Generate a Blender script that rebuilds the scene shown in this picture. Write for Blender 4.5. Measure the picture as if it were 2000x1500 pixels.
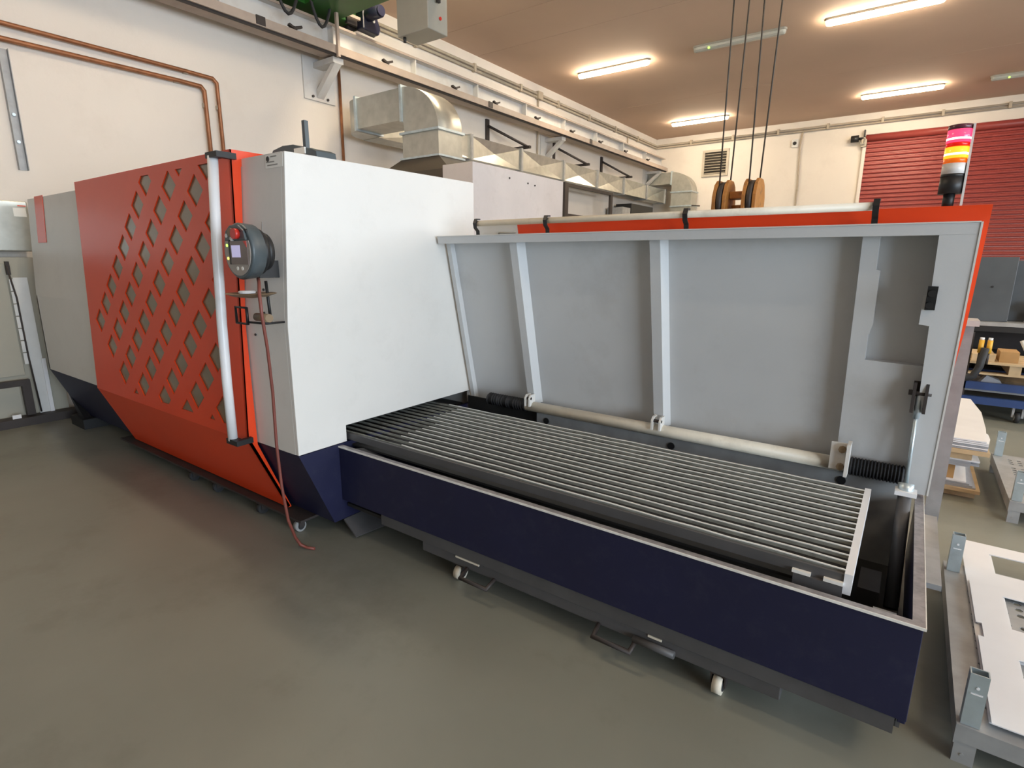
import bpy, math, random
from mathutils import Vector, Matrix, Euler, geometry
random.seed(7)
S = bpy.context.scene
COL = S.collection
for o in list(bpy.data.objects):
    bpy.data.objects.remove(o)

# ------------------------------------------------------------------ camera
cam = bpy.data.cameras.new('camera')
cam.sensor_fit = 'HORIZONTAL'; cam.sensor_width = 36.0
cam.lens = 1075.45 / 2000 * 36.0
cam.clip_start = 0.02; cam.clip_end = 200
camo = bpy.data.objects.new('camera', cam); COL.objects.link(camo)
R = Matrix(((0.81089838, -0.13249974, 0.56998916),
            (0.5851688, 0.17591867, -0.79159971),
            (0.00461502, 0.97544679, 0.22018687)))
camo.matrix_world = Matrix.Translation((0, 0, 1.7)) @ R.to_4x4()
S.camera = camo
S.view_settings.view_transform = 'Standard'
S.view_settings.look = 'None'
S.view_settings.gamma = 1.0
S.view_settings.use_curve_mapping = False
S.view_settings.exposure = 0.4

# ------------------------------------------------------------------ world and daylight
w = bpy.data.worlds.new('world'); S.world = w; w.use_nodes = True
bg = w.node_tree.nodes['Background']
bg.inputs[0].default_value = (0.80, 0.90, 1.0, 1); bg.inputs[1].default_value = 1.0

def area(name, loc, target, sx, sy, power, col):
    l = bpy.data.lights.new(name, 'AREA'); l.shape = 'RECTANGLE'; l.size = sx; l.size_y = sy
    l.energy = power; l.color = col
    o = bpy.data.objects.new(name, l); COL.objects.link(o)
    o.location = loc
    o.rotation_euler = (Vector(target) - Vector(loc)).to_track_quat('-Z', 'Y').to_euler()
    return o
LAMP_E = 78.0
LAMP_C = (1.0, 0.83, 0.60)
area('gate_daylight', (8.8, -1.0, 2.1), (0, -0.2, 1.5), 7.0, 3.6, 760, (0.74, 0.87, 1.0))
area('window_daylight', (8.8, 8.0, 3.6), (0, 8.0, 1.5), 9.0, 1.8, 420, (0.86, 0.93, 1.0))

# ------------------------------------------------------------------ materials
MATS = {}
def mat(name, col, rough=0.5, metal=0.0, var=0.12, scale=6.0, bump=0.0, bscale=60.0, spec=0.5, emit=None, es=0.0,
        dirt=None, dirt_amt=0.0, dscale=3.0):
    m = bpy.data.materials.new(name); m.use_nodes = True
    nt = m.node_tree; N = nt.nodes; L = nt.links
    b = N['Principled BSDF']
    b.inputs['Roughness'].default_value = rough
    b.inputs['Metallic'].default_value = metal
    b.inputs['Specular IOR Level'].default_value = spec
    tc = N.new('ShaderNodeTexCoord')
    nz = N.new('ShaderNodeTexNoise'); nz.inputs['Scale'].default_value = scale; nz.inputs['Detail'].default_value = 5
    L.new(tc.outputs['Object'], nz.inputs['Vector'])
    mr = N.new('ShaderNodeMapRange'); mr.inputs[1].default_value = 0.3; mr.inputs[2].default_value = 0.7
    L.new(nz.outputs['Fac'], mr.inputs[0])
    mx = N.new('ShaderNodeMix'); mx.data_type = 'RGBA'
    mx.inputs[6].default_value = tuple(c * (1 - var) for c in col) + (1,)
    mx.inputs[7].default_value = tuple(min(1, c * (1 + var * 0.6)) for c in col) + (1,)
    L.new(mr.outputs[0], mx.inputs[0])
    out = mx.outputs[2]
    if dirt:
        n2 = N.new('ShaderNodeTexNoise'); n2.inputs['Scale'].default_value = dscale; n2.inputs['Detail'].default_value = 9
        n2.inputs['Roughness'].default_value = 0.7
        L.new(tc.outputs['Object'], n2.inputs['Vector'])
        m2 = N.new('ShaderNodeMapRange'); m2.inputs[1].default_value = 0.52; m2.inputs[2].default_value = 0.72
        m2.inputs[3].default_value = 0; m2.inputs[4].default_value = dirt_amt
        L.new(n2.outputs['Fac'], m2.inputs[0])
        x2 = N.new('ShaderNodeMix'); x2.data_type = 'RGBA'
        L.new(m2.outputs[0], x2.inputs[0]); L.new(out, x2.inputs[6]); x2.inputs[7].default_value = tuple(dirt) + (1,)
        out = x2.outputs[2]
    L.new(out, b.inputs['Base Color'])
    if bump:
        n3 = N.new('ShaderNodeTexNoise'); n3.inputs['Scale'].default_value = bscale; n3.inputs['Detail'].default_value = 4
        L.new(tc.outputs['Object'], n3.inputs['Vector'])
        bp = N.new('ShaderNodeBump'); bp.inputs['Strength'].default_value = bump; bp.inputs['Distance'].default_value = 0.01
        L.new(n3.outputs['Fac'], bp.inputs['Height']); L.new(bp.outputs[0], b.inputs['Normal'])
    if emit:
        b.inputs['Emission Color'].default_value = tuple(emit) + (1,)
        b.inputs['Emission Strength'].default_value = es
    MATS[name] = m
    return m
M = MATS
mat('wall_paint', (0.75, 0.69, 0.62), 0.85, var=0.05, scale=0.7, bump=0.15, bscale=40, dirt=(0.5, 0.43, 0.36), dirt_amt=0.22, dscale=0.9)
mat('ceiling_paint', (0.60, 0.435, 0.33), 0.8, var=0.06, scale=0.5)
mat('concrete', (0.215, 0.22, 0.185), 0.42, var=0.10, scale=1.3, bump=0.04, bscale=25, dirt=(0.13, 0.125, 0.10), dirt_amt=0.6, dscale=1.1)
mat('machine_white', (0.74, 0.72, 0.68), 0.45, var=0.03, scale=2, bump=0.06, bscale=260, dirt=(0.45, 0.42, 0.38), dirt_amt=0.12, dscale=5)
mat('lid_grey', (0.62, 0.625, 0.625), 0.5, var=0.05, scale=2, bump=0.06, bscale=260, dirt=(0.40, 0.38, 0.35), dirt_amt=0.25, dscale=2.5)
mat('red_paint', (0.80, 0.060, 0.009), 0.38, var=0.05, scale=2, bump=0.05, bscale=260)
mat('navy', (0.008, 0.009, 0.040), 0.5, var=0.12, scale=3, bump=0.06, bscale=260, dirt=(0.05, 0.05, 0.075), dirt_amt=0.2, dscale=14)
mat('flange_grey', (0.085, 0.083, 0.085), 0.5, var=0.15, scale=5, dirt=(0.05, 0.045, 0.04), dirt_amt=0.4)
mat('rim_worn', (0.46, 0.44, 0.45), 0.38, 0.5, var=0.25, scale=30, dirt=(0.16, 0.15, 0.2), dirt_amt=0.6, dscale=18)
mat('black', (0.012, 0.012, 0.013), 0.5, var=0.2)
mat('black_rubber', (0.022, 0.022, 0.024), 0.65, var=0.2)
mat('tray_dark', (0.018, 0.017, 0.016), 0.6, var=0.3, scale=8)
mat('pane_brown', (0.25, 0.19, 0.12), 0.2, var=0.1, scale=1.5, spec=0.6)
mat('handle_white', (0.82, 0.82, 0.83), 0.3, var=0.04)
mat('tube_cream', (0.74, 0.68, 0.56), 0.45, var=0.08, scale=9, dirt=(0.35, 0.29, 0.22), dirt_amt=0.35, dscale=7)
mat('slat_steel', (0.36, 0.365, 0.32), 0.5, 0.2, var=0.25, scale=14, dirt=(0.10, 0.09, 0.07), dirt_amt=0.6, dscale=12)
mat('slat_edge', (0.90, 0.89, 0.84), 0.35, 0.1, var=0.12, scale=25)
mat('galvanised', (0.50, 0.50, 0.45), 0.36, 0.7, var=0.14, scale=7, dirt=(0.42, 0.42, 0.38), dirt_amt=0.4, dscale=5)
mat('zinc_blue', (0.55, 0.64, 0.68), 0.35, 0.6, var=0.15, scale=12)
mat('steel_grey', (0.36, 0.365, 0.365), 0.45, 0.2, var=0.15, scale=10, dirt=(0.2, 0.19, 0.17), dirt_amt=0.4)
mat('dark_steel', (0.045, 0.036, 0.033), 0.6, 0.2, var=0.2)
mat('hood_brown', (0.085, 0.068, 0.05), 0.3, 0.3, var=0.08, scale=2)
mat('beam_grey', (0.60, 0.585, 0.56), 0.5, var=0.05, dirt=(0.42, 0.33, 0.27), dirt_amt=0.4, dscale=2.5)
mat('rail_pink', (0.38, 0.31, 0.26), 0.55, var=0.1, dirt=(0.3, 0.22, 0.17), dirt_amt=0.4, dscale=4)
mat('crane_green', (0.012, 0.095, 0.008), 0.45, var=0.15)
mat('motor_blue', (0.010, 0.012, 0.035), 0.4, var=0.2)
mat('box_grey', (0.30, 0.295, 0.26), 0.45, var=0.05)
mat('copper', (0.33, 0.135, 0.06), 0.45, 0.45, var=0.25, scale=9)
mat('conduit', (0.45, 0.38, 0.29), 0.55, var=0.1)
mat('hook_orange', (0.40, 0.17, 0.035), 0.5, var=0.35, scale=9, dirt=(0.06, 0.035, 0.02), dirt_amt=0.9, dscale=9)
mat('rope', (0.07, 0.06, 0.05), 0.6, 0.4, var=0.2)
mat('shutter_red', (0.31, 0.05, 0.042), 0.42, var=0.08, scale=1.5)
mat('white_sheet', (0.78, 0.78, 0.79), 0.4, var=0.03)
mat('sheet_edge', (0.40, 0.42, 0.46), 0.4, 0.3, var=0.15)
mat('wood', (0.58, 0.42, 0.24), 0.65, var=0.2, scale=12, dirt=(0.3, 0.2, 0.1), dirt_amt=0.4)
mat('cardboard', (0.42, 0.24, 0.09), 0.75, var=0.12)
mat('blue_paint', (0.025, 0.055, 0.17), 0.45, var=0.15)
mat('dark_grey_board', (0.075, 0.085, 0.095), 0.5, var=0.15, scale=3)
mat('yellow', (0.70, 0.38, 0.03), 0.45, var=0.1)
mat('hose_red', (0.20, 0.055, 0.04), 0.5, var=0.12)
mat('pendant_grey', (0.075, 0.095, 0.105), 0.38, var=0.08)
mat('pendant_face', (0.34, 0.30, 0.27), 0.35, var=0.05)
mat('screen', (0.30, 0.28, 0.42), 0.2, emit=(0.42, 0.40, 0.62), es=0.55)
mat('screen_bezel', (0.16, 0.12, 0.11), 0.2)
mat('red_button', (0.55, 0.03, 0.02), 0.35)
mat('led_green', (0.2, 0.6, 0.1), 0.3, emit=(0.45, 1.0, 0.12), es=1.6)
mat('led_yellow', (0.7, 0.6, 0.1), 0.3, emit=(1.0, 0.85, 0.15), es=1.4)
mat('brown_paper', (0.24, 0.17, 0.10), 0.5, var=0.2)
mat('lens_red', (0.85, 0.05, 0.12), 0.2, emit=(1.0, 0.05, 0.14), es=1.1)
mat('lens_red_dark', (0.55, 0.01, 0.01), 0.2, emit=(1.0, 0.01, 0.0), es=0.35)
mat('lens_orange', (0.9, 0.35, 0.03), 0.2, emit=(1.0, 0.36, 0.02), es=1.3)
mat('lens_orange_dark', (0.6, 0.12, 0.01), 0.2, emit=(1.0, 0.16, 0.0), es=0.35)
mat('bulb_hot', (1, 0.9, 0.8), 0.3, emit=(1.0, 0.85, 0.7), es=1.6)
mat('cap_dark', (0.12, 0.03, 0.05), 0.25)
mat('lens_white', (0.78, 0.76, 0.74), 0.25)
mat('diffuser_on', (0.95, 0.9, 0.8), 0.4, emit=LAMP_C, es=LAMP_E)
mat('diffuser_off', (0.42, 0.42, 0.38), 0.25, var=0.05)
mat('lamp_housing', (0.35, 0.33, 0.28), 0.5)
mat('sticker', (0.88, 0.87, 0.82), 0.4, var=0.02)
mat('ink', (0.03, 0.03, 0.03), 0.5)
mat('ink_grey', (0.30, 0.29, 0.27), 0.5)
mat('pink_panel', (0.62, 0.575, 0.56), 0.45, var=0.06, scale=3, dirt=(0.4, 0.36, 0.34), dirt_amt=0.3, dscale=6)
mat('vent_dark', (0.03, 0.024, 0.015), 0.7)
mat('vent_slat', (0.46, 0.41, 0.33), 0.5)
mat('plastic_white', (0.70, 0.70, 0.68), 0.3, var=0.06)
mat('olive_panel', (0.40, 0.38, 0.31), 0.5, var=0.06, scale=2)

# ------------------------------------------------------------------ mesh helpers
class MB:
    def __init__(s): s.v = []; s.f = []; s.sm = []
    def add(s, vs, fs, smooth=False):
        n = len(s.v); s.v += [tuple(v) for v in vs]
        s.f += [tuple(i + n for i in f) for f in fs]; s.sm += [smooth] * len(fs); return s
    def box(s, x0, x1, y0, y1, z0, z1):
        return s.hexa([(x0, y0, z0), (x1, y0, z0), (x1, y1, z0), (x0, y1, z0), (x0, y0, z1), (x1, y0, z1), (x1, y1, z1), (x0, y1, z1)])
    def hexa(s, p):
        return s.add(p, [(3, 2, 1, 0), (4, 5, 6, 7), (0, 1, 5, 4), (1, 2, 6, 5), (2, 3, 7, 6), (3, 0, 4, 7)])
    def cbox(s, c, size, rot=(0, 0, 0)):
        m = Euler(rot).to_matrix(); h = [k / 2 for k in size]; p = []
        for z in (-1, 1):
            for x, y in ((-1, -1), (1, -1), (1, 1), (-1, 1)):
                p.append(Vector(c) + m @ Vector((x * h[0], y * h[1], z * h[2])))
        return s.hexa(p)
    def prism(s, poly, axis, a, b):
        def P(u, v, t): return {'x': (t, u, v), 'y': (u, t, v), 'z': (u, v, t)}[axis]
        n = len(poly)
        vs = [P(u, v, a) for u, v in poly] + [P(u, v, b) for u, v in poly]
        fs = [tuple(range(n))[::-1], tuple(range(n, 2 * n))] + [(i, (i + 1) % n, n + (i + 1) % n, n + i) for i in range(n)]
        return s.add(vs, fs)
    def sheet(s, prof, axis, a, b, t):
        """open polyline profile thickened by t, extruded along axis"""
        q = []
        for i, (u, v) in enumerate(prof):
            d0 = Vector(prof[i]) - Vector(prof[i - 1]) if i else Vector(prof[1]) - Vector(prof[0])
            d1 = Vector(prof[i + 1]) - Vector(prof[i]) if i < len(prof) - 1 else d0
            d = (d0.normalized() + d1.normalized()).normalized()
            q.append((u - d.y * t, v + d.x * t))
        for i in range(len(prof) - 1):
            s.prism([prof[i], prof[i + 1], q[i + 1], q[i]], axis, a, b)
        return s
    def cyl(s, p0, p1, r0, r1=None, n=14, caps=True):
        r1 = r0 if r1 is None else r1
        p0 = Vector(p0); p1 = Vector(p1); d = (p1 - p0).normalized()
        a = d.orthogonal().normalized(); b = d.cross(a)
        vs = []
        for p, r in ((p0, r0), (p1, r1)):
            for i in range(n):
                t = 2 * math.pi * i / n
                vs.append(p + (a * math.cos(t) + b * math.sin(t)) * r)
        s.add(vs, [(i, (i + 1) % n, n + (i + 1) % n, n + i) for i in range(n)], True)
        if caps:
            s.add(vs[:n], [tuple(range(n))[::-1]]); s.add(vs[n:], [tuple(range(n))])
        return s
    def tube(s, pts, r, n=8, caps=True):
        pts = [Vector(p) for p in pts]; vs = []; a = None
        for i, p in enumerate(pts):
            d0 = (p - pts[i - 1]).normalized() if i else (pts[1] - p).normalized()
            d1 = (pts[i + 1] - p).normalized() if i < len(pts) - 1 else d0
            d = (d0 + d1)
            d = d.normalized() if d.length > 1e-6 else d1
            if a is None: a = d.orthogonal().normalized()
            a = (a - d * a.dot(d)).normalized(); b = d.cross(a)
            c = max(0.5, d.dot(d1)); k = r / c if i not in (0, len(pts) - 1) else r
            for j in range(n):
                t = 2 * math.pi * j / n
                vs.append(p + (a * math.cos(t) + b * math.sin(t)) * k)
        m = len(pts)
        s.add(vs, [(i * n + j, i * n + (j + 1) % n, (i + 1) * n + (j + 1) % n, (i + 1) * n + j) for i in range(m - 1) for j in range(n)], True)
        if caps:
            s.add(vs[:n], [tuple(range(n))[::-1]]); s.add(vs[-n:], [tuple(range(n))])
        return s
    def lathe(s, prof, base, n=20):
        """prof: (r, z) list, closed by caps"""
        vs = []
        for r, z in prof:
            for j in range(n):
                t = 2 * math.pi * j / n
                vs.append((base[0] + r * math.cos(t), base[1] + r * math.sin(t), base[2] + z))
        m = len(prof)
        s.add(vs, [(i * n + j, i * n + (j + 1) % n, (i + 1) * n + (j + 1) % n, (i + 1) * n + j) for i in range(m - 1) for j in range(n)])
        s.add(vs[:n], [tuple(range(n))[::-1]]); s.add(vs[-n:], [tuple(range(n))])
        return s
    def plate(s, outer, holes, fn, t):
        """flat plate with holes: fn(u, v, depth) -> xyz"""
        vs = []; es = []
        for lp in [outer] + holes:
            n0 = len(vs); vs += [Vector(p) for p in lp]
            es += [(n0 + i, n0 + (i + 1) % len(lp)) for i in range(len(lp))]
        r = geometry.delaunay_2d_cdt(vs, es, [], 0, 1e-6)
        ov, of = r[0], r[2]
        def inside(p, poly):
            c = False; n = len(poly)
            for i in range(n):
                x0, y0 = poly[i]; x1, y1 = poly[(i + 1) % n]
                if (y0 > p[1]) != (y1 > p[1]) and p[0] < (x1 - x0) * (p[1] - y0) / (y1 - y0) + x0: c = not c
            return c
        keep = []
        for f in of:
            c = sum((ov[i] for i in f), Vector((0, 0))) / len(f)
            if inside(c, outer) and not any(inside(c, h) for h in holes): keep.append(tuple(f))
        n = len(ov)
        s.add([fn(p.x, p.y, 0) for p in ov] + [fn(p.x, p.y, t) for p in ov],
              keep + [tuple(i + n for i in f[::-1]) for f in keep])
        for lp in [outer] + holes:
            k = len(lp)
            s.add([fn(p[0], p[1], 0) for p in lp] + [fn(p[0], p[1], t) for p in lp],
                  [(i, (i + 1) % k, k + (i + 1) % k, k + i) for i in range(k)])
        return s
    def mesh(s, name, m, off=(0, 0, 0)):
        me = bpy.data.meshes.new(name)
        o = Vector(off)
        me.from_pydata([tuple(Vector(v) - o) for v in s.v], [], s.f)
        for p, k in zip(me.polygons, s.sm): p.use_smooth = k
        me.materials.append(M[m] if isinstance(m, str) else m)
        import bmesh
        b = bmesh.new(); b.from_mesh(me); bmesh.ops.remove_doubles(b, verts=b.verts, dist=1e-6)
        bmesh.ops.recalc_face_normals(b, faces=b.faces); b.to_mesh(me); b.free()
        return me

ORG = {}
def root(name, label, cat, loc=(0, 0, 0), group=None):
    o = bpy.data.objects.new(name, None); COL.objects.link(o); o.location = loc
    o.empty_display_size = 0.1
    o['label'] = label; o['category'] = cat
    if group: o['group'] = group
    ORG[o] = Vector(loc)
    return o
def part(name, mb, m, parent=None, bevel=0, label=None):
    """mesh part; coordinates in mb are world coordinates of the first instance"""
    off = ORG.get(parent, Vector((0, 0, 0)))
    me = mb.mesh(name, m, off)
    o = bpy.data.objects.new(name, me); COL.objects.link(o)
    if parent: o.parent = parent
    ORG[o] = off
    if bevel:
        b = o.modifiers.new('bevel', 'BEVEL'); b.width = bevel; b.segments = 2; b.limit_method = 'ANGLE'
    if label: o['label'] = label
    return o
def single(name, mb, m, label, cat, group=None, bevel=0):
    o = part(name, mb, m, None, bevel); o['label'] = label; o['category'] = cat
    if group: o['group'] = group
    return o
def struct(name, mb, m, parent=None, bevel=0):
    o = part(name, mb, m, parent, bevel)
    if not parent: o['kind'] = 'structure'
    return o
def dup(rt, loc, label, group=None, rotz=None):
    r = rt.copy(); COL.objects.link(r); r.location = loc
    if rotz is not None: r.rotation_euler = (0, 0, rotz)
    r['label'] = label
    if group: r['group'] = group
    for ch in list(rt.children):
        c = ch.copy(); COL.objects.link(c); c.parent = r
        for g in list(ch.children):
            d = g.copy(); COL.objects.link(d); d.parent = c
    return r
def copies(first, offs, parent):
    """further alike pieces sharing mesh data"""
    for d in offs:
        c = first.copy(); COL.objects.link(c); c.parent = parent
        c.location = Vector(first.location) + Vector(d)

# ================================================================== the hall
XW, YW, ZC = -7.70, 18.97, 5.66
XR, YF = 9.0, -16.0
struct('floor', MB().box(XW - .2, XR + .2, YF - .2, YW + .2, -0.2, 0), 'concrete')
struct('wall_left', MB().box(XW - .2, XW, YF, YW + .2, 0, ZC + .1), 'wall_paint')
# far wall with the shutter opening
mb = MB(); mb.plate([(XW - .2, 0), (XR + .2, 0), (XR + .2, ZC + .1), (XW - .2, ZC + .1)],
                    [[(-1.62, 0.001), (3.4, 0.001), (3.4, 5.10), (-1.62, 5.10)]], lambda u, v, d: (u, YW + d, v), 0.2)
struct('wall_back', mb, 'wall_paint')
struct('wall_front', MB().box(XW - .2, XR + .2, YF - .2, YF, 0, ZC + .1), 'wall_paint')
mb = MB(); mb.plate([(YF - .2, 0), (YW + .2, 0), (YW + .2, ZC + .1), (YF - .2, ZC + .1)],
                    [[(-4.6, 0.001), (2.6, 0.001), (2.6, 4.0), (-4.6, 4.0)], [(3.5, 2.7), (12.5, 2.7), (12.5, 4.5), (3.5, 4.5)]],
                    lambda u, v, d: (XR + d, u, v), 0.2)
struct('wall_right', mb, 'wall_paint')
ceil = struct('ceiling', MB().box(XW - .2, XR + .2, YF - .2, YW + .2, ZC + .012, ZC + .2), 'ceiling_paint')
ys = [YF, -11.55, -6.3, -1.05, 4.2, 8.25, 9.45, 14.7, YW]
for a, b in zip(ys[:-1], ys[1:]):
    part('ceiling_panel', MB().box(XW - .1, XR, a + .006, b - .006, ZC, ZC + .03), 'ceiling_paint', ceil)

# roller shutter in the far wall
d1 = bpy.data.objects.new('door_1', None); COL.objects.link(d1); d1['kind'] = 'structure'; ORG[d1] = Vector((0, 0, 0))
prof = [(YW - .035, 0), (YW - .060, .012), (YW - .066, .035), (YW - .060, .060), (YW - .035, .075), (YW - .028, .1085), (YW - .01, .1085), (YW - .01, 0)]
sl = part('slat', MB().prism(prof, 'x', -1.63, 3.35), 'shutter_red', d1)
copies(sl, [(0, 0, .11 * i) for i in range(1, 46)], d1)
part('roller', MB().cyl((-1.63, YW - .07, 5.0), (3.35, YW - .07, 5.0), .095, n=20), 'shutter_red', d1)
part('guide_rail', MB().box(-1.68, -1.60, YW - .10, YW, 0, 4.85), 'wall_paint', d1)
part('bracket', MB().box(-1.72, -1.60, YW - .16, YW, 4.78, 5.02), 'vent_slat', d1)
part('shaft_motor', MB().cyl((-1.98, YW - .16, 5.00), (-1.80, YW - .16, 5.00), .09).cyl((-1.80, YW - .16, 5.0), (-1.62, YW - .12, 5.0), .03), 'black', d1)
part('crank_eye', MB().tube([(-1.78, YW - .16, 4.95), (-1.72, YW - .2, 4.84), (-1.66, YW - .2, 4.84), (-1.64, YW - .18, 4.98)], .018), 'lamp_housing', d1)
part('bracket_arm', MB().box(-1.69, -1.66, YW - .14, YW, 4.95, 5.22), 'black', d1)

# louvre vent
v = root('louvre_vent', 'slatted louvre vent high in the far white wall', 'vent', (-5.70, YW, 4.36))
part('frame', MB().plate([(-6.10, 4.34), (-5.28, 4.34), (-5.28, 5.14), (-6.10, 5.14)], [[(-6.03, 4.41), (-5.35, 4.41), (-5.35, 5.07), (-6.03, 5.07)]],
     lambda u, v, d: (u, YW - .05 + d, v), .05), 'vent_slat', v)
part('back', MB().box(-6.03, -5.35, YW - .006, YW - .002, 4.41, 5.07), 'vent_dark', v)
sl = part('slat', MB().prism([(YW - .048, 4.425), (YW - .042, 4.425), (YW - .020, 4.442), (YW - .026, 4.447)], 'x', -6.03, -5.35), 'vent_slat', v)
copies(sl, [(0, 0, .082 * i) for i in range(1, 8)], v)

# conduits
def conduit(name, pts, r, label, clips=(), m='conduit', cat='pipe', group=None, clipsize=(.05, .05, .05)):
    o = root(name, label, cat, pts[0], group)
    part('pipe', MB().tube(pts, r), m, o)
    for c in clips:
        part('clip', MB().cbox(c, clipsize), 'conduit' if m != 'copper' else 'vent_slat', o)
    return o
c1 = root('wall_conduit', 'pair of grey conduits running under the ceiling along both white walls', 'conduit', (-7.66, 3, 5.42))
part('pipe', MB().tube([(-7.66, 2.0, 5.44), (-7.66, YW - .06, 5.44), (XR, YW - .06, 5.47)], .024), 'conduit', c1)
part('pipe', MB().tube([(-7.66, 2.0, 5.37), (-7.66, YW - .06, 5.37), (XR, YW - .06, 5.40)], .022), 'conduit', c1)
for y in [4.5 + 1.6 * i for i in range(9)]:
    part('clip', MB().box(-7.70, -7.62, y - .03, y + .03, 5.33, 5.48), 'conduit', c1)
for x in [-6.5 + 1.3 * i for i in range(8)]:
    part('clip', MB().box(x - .03, x + .03, YW - .10, YW, 5.36, 5.51), 'conduit', c1)
part('junction_box', MB().box(-7.70, -7.60, 11.55, 11.75, 5.33, 5.49), 'conduit', c1)
conduit('drop_conduit', [(-3.23, YW - .04, 5.42), (-3.27, YW - .04, 5.0), (-3.22, YW - .04, 3.9), (-3.23, YW - .04, 0.2)], .022,
        'thin cable conduit dropping down the far wall beside a small socket box', [(-3.22, YW - .03, 3.75)])
b = root('wall_box', 'small white socket box with dark centre on the far wall', 'socket box', (-3.42, YW - .06, 5.02))
part('body', MB().box(-3.50, -3.34, YW - .07, YW, 4.96, 5.18), 'plastic_white', b, .01)
part('socket', MB().cyl((-3.42, YW - .07, 5.07), (-3.42, YW - .085, 5.07), .05), 'black', b)
conduit('vertical_pipe', [(-7.66, 6.02, 4.6), (-7.66, 6.0, 0.3)], .022, 'thin brown pipe down the wall behind the square duct elbow', m='copper')
conduit('vertical_pipe', [(-7.66, 11.63, 5.36), (-7.66, 11.63, 3.4)], .018, 'thin brown pipe dropping from the wall conduit behind the crane rail', m='conduit')
conduit('vertical_pipe', [(-7.66, 16.6, 5.36), (-7.66, 16.6, 4.9)], .018, 'short grey pipe drop near the far corner above the crane rail', m='conduit')
conduit('copper_pipe', [(-7.64, -4, 4.03), (-7.64, 1.96, 3.955), (-7.64, 3.68, 3.95), (-7.64, 4.02, 3.945), (-7.64, 4.07, 3.90), (-7.64, 4.07, 1.5)], .024,
        'upper of two copper pipes bending down the left white wall', [(-7.66, 3.70, 3.95), (-7.66, 4.07, 3.61)], 'copper')
conduit('copper_pipe', [(-7.64, -4, 3.82), (-7.64, 1.95, 3.81), (-7.64, 3.6, 3.82), (-7.64, 3.86, 3.815), (-7.64, 3.90, 3.77), (-7.64, 3.90, 1.5)], .026,
        'lower of two copper pipes bending down the left white wall', [(-7.66, 3.58, 3.82), (-7.66, 3.90, 3.60)], 'copper')
ch = root('mounting_channel', 'galvanised steel mounting channel hanging on the left wall', 'channel', (-7.66, 1.95, 2.58))
part('back', MB().box(-7.70, -7.69, 1.915, 1.995, 2.585, 3.73), 'steel_grey', ch)
for y in (1.915, 1.989): part('flange', MB().box(-7.69, -7.645, y, y + .006, 2.585, 3.73), 'steel_grey', ch)
for z in (2.86, 3.12): part('bolt', MB().cyl((-7.69, 1.955, z), (-7.675, 1.955, z), .016, n=8), 'zinc_blue', ch)

# ceiling lamps
def lamp(x, y, on, label, group):
    t = root('ceiling_lamp', label, 'lamp', (x, y, ZC), group)
    h = .82
    def loop(z, sx, sy, n=6):
        o = []
        for k in range(2):
            for i in range(n + 1):
                a = -math.pi / 2 + math.pi * i / n + k * math.pi
                cx = (h - .07) * (1 if k == 0 else -1)
                o.append((x + (cx + math.cos(a) * .07) * sx, y + math.sin(a) * .07 * sy, z))
        return o
    m = MB(); L = [loop(ZC - .001, 1.0, 1.05), loop(ZC - .035, 1.0, 1.05)]; n = len(L[0])
    m.add(L[0] + L[1], [(i, (i + 1) % n, n + (i + 1) % n, n + i) for i in range(n)] + [tuple(range(n)), tuple(range(n, 2 * n))])
    part('housing', m, 'lamp_housing', t)
    m = MB(); L = [loop(ZC - .036, .985, .98), loop(ZC - .075, .98, .9), loop(ZC - .10, .96, .5)]
    vs = sum(L, [])
    m.add(vs, [(k * n + i, k * n + (i + 1) % n, (k + 1) * n + (i + 1) % n, (k + 1) * n + i) for k in range(2) for i in range(n)] + [tuple(range(n)), tuple(range(2 * n, 3 * n))], False)
    part('diffuser', m, 'diffuser_on' if on else 'diffuser_off', t)
    if not on:
        part('pilot_led', MB().cyl((x - .5, y - .05, ZC - .08), (x - .5, y - .075, ZC - .085), .02, n=8), 'led_green', t)
G1 = 'lit fluorescent ceiling lamps'
lamp(-5.75, 11.55, True, 'lit ceiling lamp left of the hoist ropes, nearer row', G1)
lamp(-3.21, 11.45, False, 'unlit ceiling lamp crossed by the hoist ropes', 'unlit ceiling lamps')
lamp(-1.0, 11.5, True, 'lit ceiling lamp cut off by the top edge, right of the ropes', G1)
lamp(-5.65, 17.0, True, 'lit ceiling lamp above the louvre vent in the far row', G1)
lamp(-0.87, 16.9, True, 'lit ceiling lamp above the red shutter in the far row', G1)
lamp(1.55, 16.85, False, 'unlit ceiling lamp at the right edge above the shutter', 'unlit ceiling lamps')
GB = 'lit ceiling lamps outside the picture'
for (x, y, t) in ((3.8, 11.5, 'far right'), (3.8, 6.0, 'over the workbench aisle'), (-1.0, 6.0, 'beside the crane bridge'), (3.6, 0.6, 'over the right of the cutting table'), (-5.7, 6.0, 'over the duct elbow'), (-4.4, 2.1, 'over the red door')):
    lamp(x, y, True, 'lit ceiling lamp above the picture, ' + t, GB)

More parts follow.
